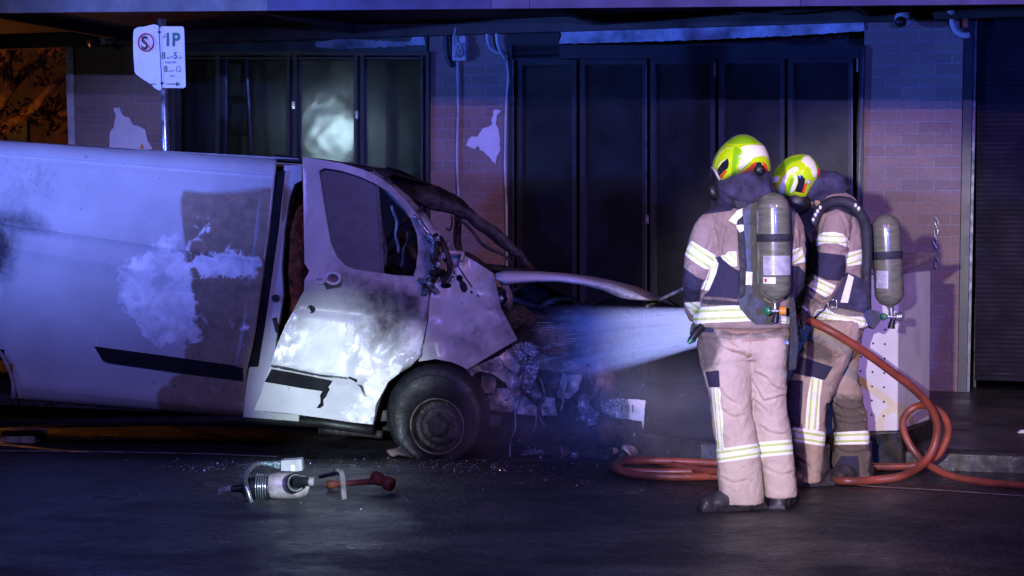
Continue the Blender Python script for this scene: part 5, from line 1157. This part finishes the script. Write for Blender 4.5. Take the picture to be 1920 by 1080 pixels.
h2r = {'h_white': [Z1([(940, 810), (930, 760), (980, 640), (1060, 530), (1140, 478), (1200, 488), (1205, 540), (1125, 552), (1065, 640), (1032, 750), (1030, 860), (960, 840)]), Z1([(1270, 345), (1330, 335), (1410, 425), (1445, 560), (1420, 635), (1370, 625), (1340, 520), (1215, 420)]), Z1([(1135, 650), (1180, 600), (1195, 690), (1150, 800), (1080, 850), (1085, 780)]), Z1([(860, 605), (975, 605), (940, 695), (860, 695)])],
       'h_black': [Z1([(1185, 597), (1240, 600), (1285, 650), (1270, 720), (1238, 825), (1150, 805), (1190, 690)])],
       'h_red': [Z1([(1270, 695), (1307, 708), (1272, 825), (1234, 832)]), Z1([(1440, 495), (1490, 560), (1440, 655), (1428, 600)]), Z1([(860, 700), (930, 700), (905, 755)])],
       'h_green': [Z1([(895, 590), (950, 490), (1080, 385), (1250, 350), (1220, 400), (1100, 440), (1000, 560), (975, 600)]), Z1([(1095, 640), (1140, 600), (1130, 700), (1085, 860), (1050, 870), (1060, 740)])]}
helm2 = helmet('helmet', 1495, 331, 46, 42, D2 - .02, None, 0, p2, h2r, .125, H2O)
m_ = MB().lathe([(.013, -.01), (.013, .006), (.008, .010)], at(1516, 341, D2 - .135), (0, -1, 0), 14); m_.build('visor_pivot', M['silver_label'], helm2, smooth=True)
m_ = MB(); limb(m_, [(1510, 365, D2, 26), (1535, 350, D2, 30), (1560, 350, D2, 28), (1578, 362, D2, 20)]); limb(m_, [(1535, 350, D2, 26), (1540, 376, D2, 24), (1532, 395, D2, 12)]); limb(m_, [(1545, 320, D2, 7), (1549, 330, D2, 12), (1580, 345, D2, 10), (1594, 352, D2 + .0, 4)])
me, co = fuse(m_, .010, 3, lambda p: folds(p, .018, 51)); finish('flash_hood', me, co, M['navy'], p2, {})
m_ = MB().ell(at(1494, 378, D2), .085, .085, .08, seg=22, rings=14); m_.lathe([(.04, 0), (.04, .06), (.03, .07)], at(1485, 396, D2), (-.7, -.2, -.7), 16); limb(m_, [(1484, 400, D2, 9), (1495, 425, D2 - .05, 8), (1508, 450, D2 - .03, 8), (1512, 490, D2 + .0, 8)])
m_.build('breathing_mask', M['black'], p2, smooth=True)
boot('boot', 1493, 1540, 893, 913, D2 - .10, (-.9, -.3, 0), p2); boot('boot', 1570, 1630, 898, 915, D2 + .08, (-.75, -.5, 0), p2)
glove('glove', (1511, 590), D2 - .22, (-.6, -.1, -.55), (-.2, 0, .9), p2); glove('glove', (1503, 584), D2 - .02, (-.5, -.4, -.6), (-.3, 0, .9), p2, thumb_side=-1)
m_ = MB(); P = catmull([at(1524, 423, D2 - .27), at(1534, 398, D2 - .26), at(1551, 382, D2 - .22), at(1571, 377, D2 - .20), at(1594, 382, D2 - .20), at(1612, 400, D2 - .20), at(1623, 425, D2 - .18), at(1626, 470, D2 - .17), at(1624, 530, D2 - .17), at(1626, 580, D2 - .17)], 6)
ba2 = m_.tube(P, [.022 + .010 * math.sin(i / len(P) * 3.1) for i in range(len(P))], 12).build('breathing_apparatus', M['strap'], p2, smooth=True)
px_plate('backplate', [(1608, 400), (1622, 414), (1632, 450), (1634, 520), (1634, 580), (1650, 585), (1651, 603), (1638, 618), (1627, 607), (1616, 585), (1618, 500), (1616, 450)], D2 - .14, 'black', .22, ba2)
px_plate('waist_pad', [(1590, 511), (1602, 515.5), (1623, 526), (1626, 578), (1617, 586), (1572, 577), (1549, 566), (1556, 550), (1572, 534)], D2 - .235, 'navy', .04, ba2)
px_plate('reflective_tab', [(1591, 514), (1601, 520), (1590, 568), (1575.6, 567)], D2 - .243, 'label_white', .005, ba2, step=0)
m_ = MB(); ring = [at(1561 + 8.5 * math.cos(t), 570 + 8 * math.sin(t), D2 - .245) for t in np.linspace(math.pi * .45, math.pi * 1.55, 14)]; ring += [at(1569, 562, D2 - .245), at(1569, 578, D2 - .245), ring[0]]; m_.tube(ring, .0045, 6, caps=False); m_.build('d_ring', M['steel'], ba2, smooth=True)
cy2, A, B, ax, r = cylinder('air_cylinder', (1659, 401), (1669, 578), 27.5, D2 - .02, ba2)
MB().lathe([(r * 1.03, 0), (r * 1.045, .002), (r * 1.045, .042), (r * 1.03, .044)], A + ax * (70 / F * D2), ax, 40).build('cylinder_band', M['strap'], ba2, smooth=True)
on_cyl('cylinder_label', 1641, 1660, 507, 540, 'silver_label', A, ax, r, cy2); valve(1671, 594, D2 - .02, ba2, 'steel')
for i, (x, y) in enumerate(((1529, 403), (1533, 396), (1538, 389), (1525, 412), (1604, 385), (1610, 391))):
    m_ = MB().ell(at(x, y, D2 - .285 + (.05 if x > 1600 else 0)), .009, .008, .012, seg=10, rings=6); m_.build('reflective_tab', M['label_white'], ba2)

# ================================================================== HOSE, nozzle
def hp(x, y, Y): return at(x, y, Y)
def gp(x, y, h=.03): return ground(x, y, h)
main = [hp(1492, 596, D2 - .16), hp(1520, 603, D2 - .24), hp(1560, 622, D2 - .30), hp(1615, 656, D2 - .25), hp(1673, 698, D2 - .1), hp(1716, 732, D2), hp(1745, 765, D2 + .1), hp(1757, 800, D2 + .15), hp(1750, 840, D2 + .16), hp(1728, 872, D2 + .12), gp(1690, 893, .05), gp(1640, 900), gp(1590, 902), gp(1540, 898), gp(1480, 897), gp(1420, 895), gp(1345, 893), gp(1290, 894), gp(1230, 893), gp(1180, 888), gp(1152, 878, .03), gp(1162, 866, .03), gp(1200, 862, .06), gp(1262, 872, .06), gp(1320, 882, .06), gp(1370, 886, .07)]
loop = [gp(1990, 925), gp(1920, 912), gp(1835, 903), gp(1775, 890, .05), hp(1728, 862, D2 + .25), hp(1701, 825, D2 + .30), hp(1693, 790, D2 + .3), hp(1712, 765, D2 + .28), hp(1740, 761, D2 + .3), hp(1768, 778, D2 + .32), hp(1778, 808, D2 + .34), hp(1765, 845, D2 + .36), hp(1740, 866, D2 + .40), hp(1700, 874, D2 + .42), hp(1650, 875, D2 + .42), hp(1590, 873, D2 + .42), hp(1540, 872, D2 + .42), hp(1480, 872, D2 + .4), hp(1400, 871, D2 + .4), hp(1300, 866, D2 + .5), hp(1220, 864, D2 + .55), hp(1170, 868, D2 + .5), hp(1165, 880, D2 + .4), hp(1200, 884, D2 + .35), hp(1300, 884, D2 + .3), hp(1380, 880, D2 + .3)]
def fixg(P, r): return [Vector((p.x, p.y, max(p.z, gz(p.y) + r))) for p in P]
HR = .0235
tag(MB().tube(fixg(catmull(main, 7), HR), HR, 14).build('fire_hose', M['hose'], smooth=True), "red fire hose run from the bending firefighter's hands and coiled on the road", 'hose')
tag(MB().tube(fixg(catmull(loop, 7), HR * .92), HR * .92, 14).build('fire_hose', M['hose'], smooth=True), "second red hose leaving the frame at right after one upright loop by the cabinet", 'hose')
nz = thing('hose_nozzle', hp(1485, 595, D2 - .14), "dark branch nozzle gripped by the bending firefighter at the end of the red hose", 'nozzle')
NZ0 = hp(1500, 598, D2 - .18); NZ1 = hp(1462, 592, D2 + .02); nd = (NZ1 - NZ0).normalized()
MB().lathe([(.024, 0), (.028, .02), (.028, .08), (.036, .10), (.044, .15), (.044, .20), (.030, .20)], NZ0, nd, 24).build('barrel', M['black'], nz, smooth=True)
m_ = MB(); c = NZ0 + nd * .06; m_.tube(catmull([c + Vector((0, 0, -.02)), c + Vector((.02, 0, -.09)), c + Vector((.03, 0, -.13))], 4), .014, 10); m_.build('pistol_grip', M['black'], nz, smooth=True)

# ================================================================== CABINET
cab = thing('utility_cabinet', Vector((hp(1650, 865, 11.75).x, 11.75, KZ)), "pale lavender steel cabinet with small holes in its front, behind the bending firefighter", 'cabinet')
CP = Plane((hp(1650, 800, 11.72).x, 11.72, 0), R(-12)); cu_, cn_ = CP.u, CP.n
M['cab_paint'] = simple('cabinet_paint', (.70, .70, .73), .38, var=.10, scale=3, bstr=.06, bscale=30)
zt_, zb_ = CP(1680, 520).z, CP(1680, 808).z
pl_, pr_ = CP(1560, 800), CP(1683, 800)
def cz(p, z): return Vector((p.x, p.y, z))
dep = cn_ * .55 + cu_ * .0
dep = Vector((.33, .62, 0))
m_ = MB().hexa([cz(pl_, zb_), cz(pr_, zb_), cz(pr_, zt_ + .02), cz(pl_, zt_ + .02)], dep); m_.build('housing', M['cab_paint'], cab, bevel=.008)
m_ = MB(); q0 = cz(pl_, zt_ + .022) - cn_ * .02 - cu_ * .02; q1 = cz(pr_, zt_ + .022) - cn_ * .02 + cu_ * .02; q2 = q1 + dep * 1.06; q3 = q0 + dep * 1.06; m_.hexa([q0, q1, q2 + Vector((0, 0, .09)), q3 + Vector((0, 0, .09))], Vector((0, 0, .03))); m_.build('lid', M['pinkish'], cab, bevel=.005)
m_ = MB()
for x, y in [(925, 130), (1062, 143), (1195, 152), (925, 293), (1058, 303), (1192, 312), (920, 455), (1055, 465), (1187, 476), (918, 615), (1050, 627), (1185, 637), (915, 770), (1048, 786), (1182, 800), (910, 935), (1047, 947), (1180, 960), (1199, -10)]:
    c = CP(1460 + x / 6, 620 + y / 6, .001); MB_ = m_.lathe([(.0065, -.0005), (.0065, .0012)], c, -cn_, 10)
tag(m_.build('vent_holes', M['black'], cab), kind='stuff')
plb = thing('concrete_plinth', Vector((hp(1650, 865, 11.7).x, 11.7, KZ)), "dark concrete plinth block under the perforated cabinet", 'plinth')
pa, pb = CP(1545, 865, .10), CP(1692, 865, .10); zg = gz(11.6) - .02
m_ = MB().hexa([cz(pa, zg), cz(pb, zg), cz(pb, zb_ - .003), cz(pa, zb_ - .003)], dep * 1.2 + cn_ * .1); m_.build('block', M['concrete'], plb, bevel=.01)

# ================================================================== RESCUE TOOLS on the road
TD = (0, 0)
cut = thing('hydraulic_cutter', ground(500, 935), "grey and black hydraulic rescue cutter with a curved handle lying on the road", 'rescue tool')
TY = ground(500, 935).y
def tpz(x, y, d=0): return at(x, y, TY + d)
m_ = MB(); limb(m_, [(455, 914, TY, 14), (470, 914, TY, 20), (490, 914, TY, 23), (505, 914, TY, 24)]); m_.build('motor_housing', M['black'], cut, smooth=True)
m_ = MB()
for k in range(5): P_ = (481 + k * 4.4); limb(m_, [(P_, 913, TY - .002, 25.2 - k * .3), (P_ + 2, 913, TY - .002, 25.2 - k * .3)], 2, 24)
m_.build('cooling_ribs', M['steel'], cut, smooth=True)
m_ = MB(); limb(m_, [(503, 913, TY, 22), (520, 911, TY, 25), (545, 911, TY, 25), (565, 912, TY + .02, 22), (578, 914, TY + .03, 15)]); me, co = fuse(m_, .01, 1); finish('tool_body', me, co, M['pinkish'], cut, {})
MB().lathe([(.052, -.02), (.052, .02), (.042, .03), (.036, .018), (.001, .018)], at(553, 905, TY - .09), (.35, -1, .1), 28).build('control_ring', M['black'], cut, smooth=True)
m_ = MB(); limb(m_, [(553, 904, TY - .12, 9.5), (570, 903, TY - .15, 9.5), (582, 903, TY - .17, 8)]); m_.build('control_grip', M['black'], cut, smooth=True)
m_ = MB(); limb(m_, [(581, 903, TY - .17, 9), (588, 903, TY - .175, 7.5)]); m_.build('grip_cap', M['pinkish'], cut, smooth=True)
m_ = MB(); m_.tube(catmull([tpz(490, 869, .02), tpz(478, 872, 0), tpz(466, 884, -.04), tpz(460, 900, -.10), tpz(464, 920, -.13), tpz(471, 941, -.13), tpz(474, 943, -.10)], 6), .014, 10); m_.build('carry_handle', M['steel'], cut, smooth=True)
m_ = MB(); limb(m_, [(488, 869, TY, 4), (502, 870, TY, 5), (520, 872, TY, 8), (526, 873, TY, 9)]); m_.build('hose_coupling', M['mirrorglass'], cut, smooth=True)
px_plate('battery', [(527, 864), (565, 861), (567, 882), (556, 884), (527, 883)], TY - .02, 'yellow', .09, cut, bevel_=None) if False else px_plate('battery', [(527, 864), (565, 861), (567, 882), (556, 884), (527, 883)], TY - .02, 'yellow', .09, cut)
px_plate('latch', [(545, 872), (553, 872), (553, 883), (545, 883)], TY - .03, 'label_white', .01, cut, step=0)
m_ = MB(); limb(m_, [(434, 917, TY, 6), (458, 915, TY, 9)]); m_.build('blade_stub', M['black'], cut, smooth=True)
px_plate('blade', [(410, 914), (434, 911), (435, 919), (414, 922), (413, 927), (409, 927)], TY, 'steel', .03, cut, step=0)
hb = thing('pry_bar', ground(645, 935), "pinkish L-shaped pry bar standing on its claw beside the cutter", 'pry bar')
q = [tpz(600, 894, .25), tpz(632, 886, .1), tpz(642, 886, .05)]; m_ = MB().tube(q, [.010, .014, .018], 10); m_.build('shaft', M['dull_steel'], hb, smooth=True)
px_plate('claw', [(635, 882), (643, 881), (646, 890), (650, 936), (641, 937), (638, 892)], ground(645, 938).y, 'dull_steel', .035, hb, step=0)
MB().ell(tpz(633, 883, .08), .02, .02, .02, seg=12, rings=8).build('striking_knob', M['dull_steel'], hb, smooth=True)
sh = thing('sledgehammer', ground(670, 905), "orange-handled sledgehammer lying on the wet road right of the cutter", 'hammer')
g1, g2 = ground(615, 909, .03), ground(708, 902, .06); m_ = MB().tube([g1, g1.lerp(g2, .1), g1.lerp(g2, .2), g2], [.026, .024, .015, .018], 10); m_.build('handle', M['orange_tool'], sh, smooth=True)
hd = (g2 - g1).normalized(); sd = Vector((.75, -.55, -.25)).normalized(); MB().lathe([(.022, -.07), (.036, -.065), (.036, -.02), (.030, 0), (.038, .03), (.038, .065), (.030, .072)], g2 + hd * .03 + Vector((0, 0, .0)), sd, 16).build('hammer_head', M['orange_tool'], sh, smooth=True)

# ================================================================== broken glass on the road (uncountable)
m_ = MB()
M['glassbit'] = simple('glass_crumbs', (.65, .72, .8), .12, .2, var=.2, bstr=0)
random.seed(3)
for k in range(800):
    c = random.random()
    if c < .3: x, y = random.gauss(420, 90), random.gauss(873, 5)
    elif c < .62: x, y = random.gauss(830, 90), random.gauss(876, 7)
    elif c < .75: x, y = random.gauss(1000, 110), random.gauss(885, 12)
    else: x, y = random.uniform(0, 1250), 860 + abs(random.gauss(0, 50))
    if not 845 < y < 1075: continue
    p = ground(x, y, .002); s = random.uniform(.001, .004) * (1.4 if random.random() < .1 else 1); a = random.uniform(0, 3); u_ = Vector((math.cos(a), math.sin(a), 0)) * s; v_ = Vector((-u_.y, u_.x, 0)); h = Vector((random.uniform(-.3, .3) * s, 0, s * random.uniform(.6, 1.6)))
    m_.add([p - u_ - v_, p + u_ - v_, p + v_ * 1.2, p + h], [(0, 1, 3), (1, 2, 3), (2, 0, 3)])
tag(m_.build('broken_glass', M['glassbit']), kind='stuff')
tag(m_ and bpy.data.objects['broken_glass'], "crumbs of broken glass scattered over the wet road", 'broken glass')

# ================================================================== WATER SPRAY and mist
A0 = NZ1; B0 = V(1010, 655, .10); axis = (B0 - A0); L = axis.length; axis.normalize()
rA, rB = .035, .30
m_ = MB().lathe([(rA, 0), (lerp(rA, rB, .5), L * .5), (rB, L * .97), (rB * .9, L)], (0, 0, 0), (0, 0, 1), 40)
def spray_mat():
    m, nt, b = new_mat('water_spray'); nt.nodes.remove(b); out = nt.nodes['Material Output']
    pv = nt.nodes.new('ShaderNodeVolumePrincipled'); pv.inputs['Color'].default_value = (.58, .72, 1, 1); pv.inputs['Anisotropy'].default_value = -0.5  # blue light on the water is put into the volume colour
    t = nt.nodes.new('ShaderNodeTexCoord'); sp = nt.nodes.new('ShaderNodeSeparateXYZ'); nt.links.new(t.outputs['Object'], sp.inputs[0])
    zn = math_n(nt, 'MAXIMUM', sp.outputs[2], .02); rr = math_n(nt, 'MULTIPLY_ADD', zn, (rB - rA) / L, rA)
    cx = math_n(nt, 'DIVIDE', sp.outputs[0], rr); cy = math_n(nt, 'DIVIDE', sp.outputs[1], rr)
    cb = nt.nodes.new('ShaderNodeCombineXYZ'); nt.links.new(cx, cb.inputs[0]); nt.links.new(cy, cb.inputs[1]); nt.links.new(math_n(nt, 'MULTIPLY', zn, .25), cb.inputs[2])
    n1 = noise_n(nt, cb.outputs[0], 3.2, 3, .6)
    ln = nt.nodes.new('ShaderNodeVectorMath'); ln.operation = 'LENGTH'; cb2 = nt.nodes.new('ShaderNodeCombineXYZ'); nt.links.new(cx, cb2.inputs[0]); nt.links.new(cy, cb2.inputs[1]); nt.links.new(cb2.outputs[0], ln.inputs[0])
    edge = ramp(nt, ln.outputs['Value'], 1.0, .72); shell = ramp(nt, ln.outputs['Value'], .2, .95, .35, 1.0)
    fall = math_n(nt, 'MULTIPLY', math_n(nt, 'DIVIDE', .10, math_n(nt, 'MULTIPLY', rr, rr)), ramp(nt, zn, L * .97, L * .25))
    d = math_n(nt, 'MULTIPLY', math_n(nt, 'MULTIPLY', edge, shell), math_n(nt, 'MULTIPLY', fall, ramp(nt, n1, .36, .66, .12, 1.6)))
    nt.links.new(math_n(nt, 'MULTIPLY', d, SPRAY), pv.inputs['Density']); nt.links.new(pv.outputs[0], out.inputs['Volume']); return m
SPRAY = 1.7
sp_o = m_.build('water_spray', spray_mat()); sp_o.location = A0; sp_o.rotation_euler = axis.to_track_quat('Z', 'Y').to_euler()
random.seed(11); m_ = MB(); RotM = axis.to_track_quat('Z', 'Y').to_matrix()
for k in range(260):
    a_ = random.uniform(0, 6.283); q_ = math.sqrt(random.random()) * random.choice((1, .97)); z0_ = random.uniform(.12, L * .92); ln = random.uniform(.04, .30) * (1 if random.random() < .5 else .3)
    def sp(z): r_ = lerp(rA, rB, z / L) * q_ * .98; return A0 + RotM @ Vector((math.cos(a_) * r_, math.sin(a_) * r_, z))
    w_ = random.uniform(.0007, .0018); m_.tube([sp(z0_), sp(z0_ + ln * .5), sp(min(L, z0_ + ln))], [w_ * .4, w_, w_ * .3], 5)
M['water'] = simple('water_drops', (.65, .75, .95), .15, bstr=0); M['water'].node_tree.nodes['Principled BSDF'].inputs['Alpha'].default_value = .32
for k in range(260):
    p = V(random.gauss(1050, 75), random.uniform(640, 850), random.uniform(-.5, .25)); s_ = random.uniform(.0012, .003); m_.ell(p, s_, s_, s_ * random.uniform(1, 4), None, 6, 4)
tag(m_.build('water_droplets', M['water']), "streaks and droplets of water flying inside the spray and off the burnt nose", 'water', kind='stuff')
tag(sp_o, "fan of water spray blasting from the nozzle onto the burnt front of the van", 'water spray', kind='stuff')
def mist_mat():
    m, nt, b = new_mat('steam'); nt.nodes.remove(b); out = nt.nodes['Material Output']
    pv = nt.nodes.new('ShaderNodeVolumePrincipled'); pv.inputs['Color'].default_value = (.9, .9, 1, 1); pv.inputs['Anisotropy'].default_value = -0.4
    t = nt.nodes.new('ShaderNodeTexCoord'); ln = nt.nodes.new('ShaderNodeVectorMath'); ln.operation = 'LENGTH'; nt.links.new(t.outputs['Object'], ln.inputs[0])
    n1 = noise_n(nt, t.outputs['Object'], 1.8, 3, .6)
    d = math_n(nt, 'MULTIPLY', ramp(nt, ln.outputs['Value'], 1.0, .2), ramp(nt, n1, .35, .7)); nt.links.new(math_n(nt, 'MULTIPLY', d, .30), pv.inputs['Density']); nt.links.new(pv.outputs[0], out.inputs['Volume']); return m
mm = mist_mat(); MB_ = MB().ell((0, 0, 0), 1, 1, 1, seg=24, rings=14)
ms = MB_.build('steam', mm); c = V(1110, 770, .2); ms.location = c; ms.scale = (1.25, .75, .55)
tag(ms, "thin steam and splash drifting round the burnt front of the van", 'steam', kind='stuff')

scl = Plane((3.6, 12.6, 0), 0)
lt = sheet('litter', rough([(1908, 812), (1916, 806), (1926, 808), (1924, 818), (1912, 820)], .6, 3), M['paper'], lambda x, y: at(x, y, 12.7), Vector((0, .03, 0)), step=0)
tag(lt, "small crumpled white litter on the pavement at the right edge of the frame", 'litter')
lt.location.z = 0.0
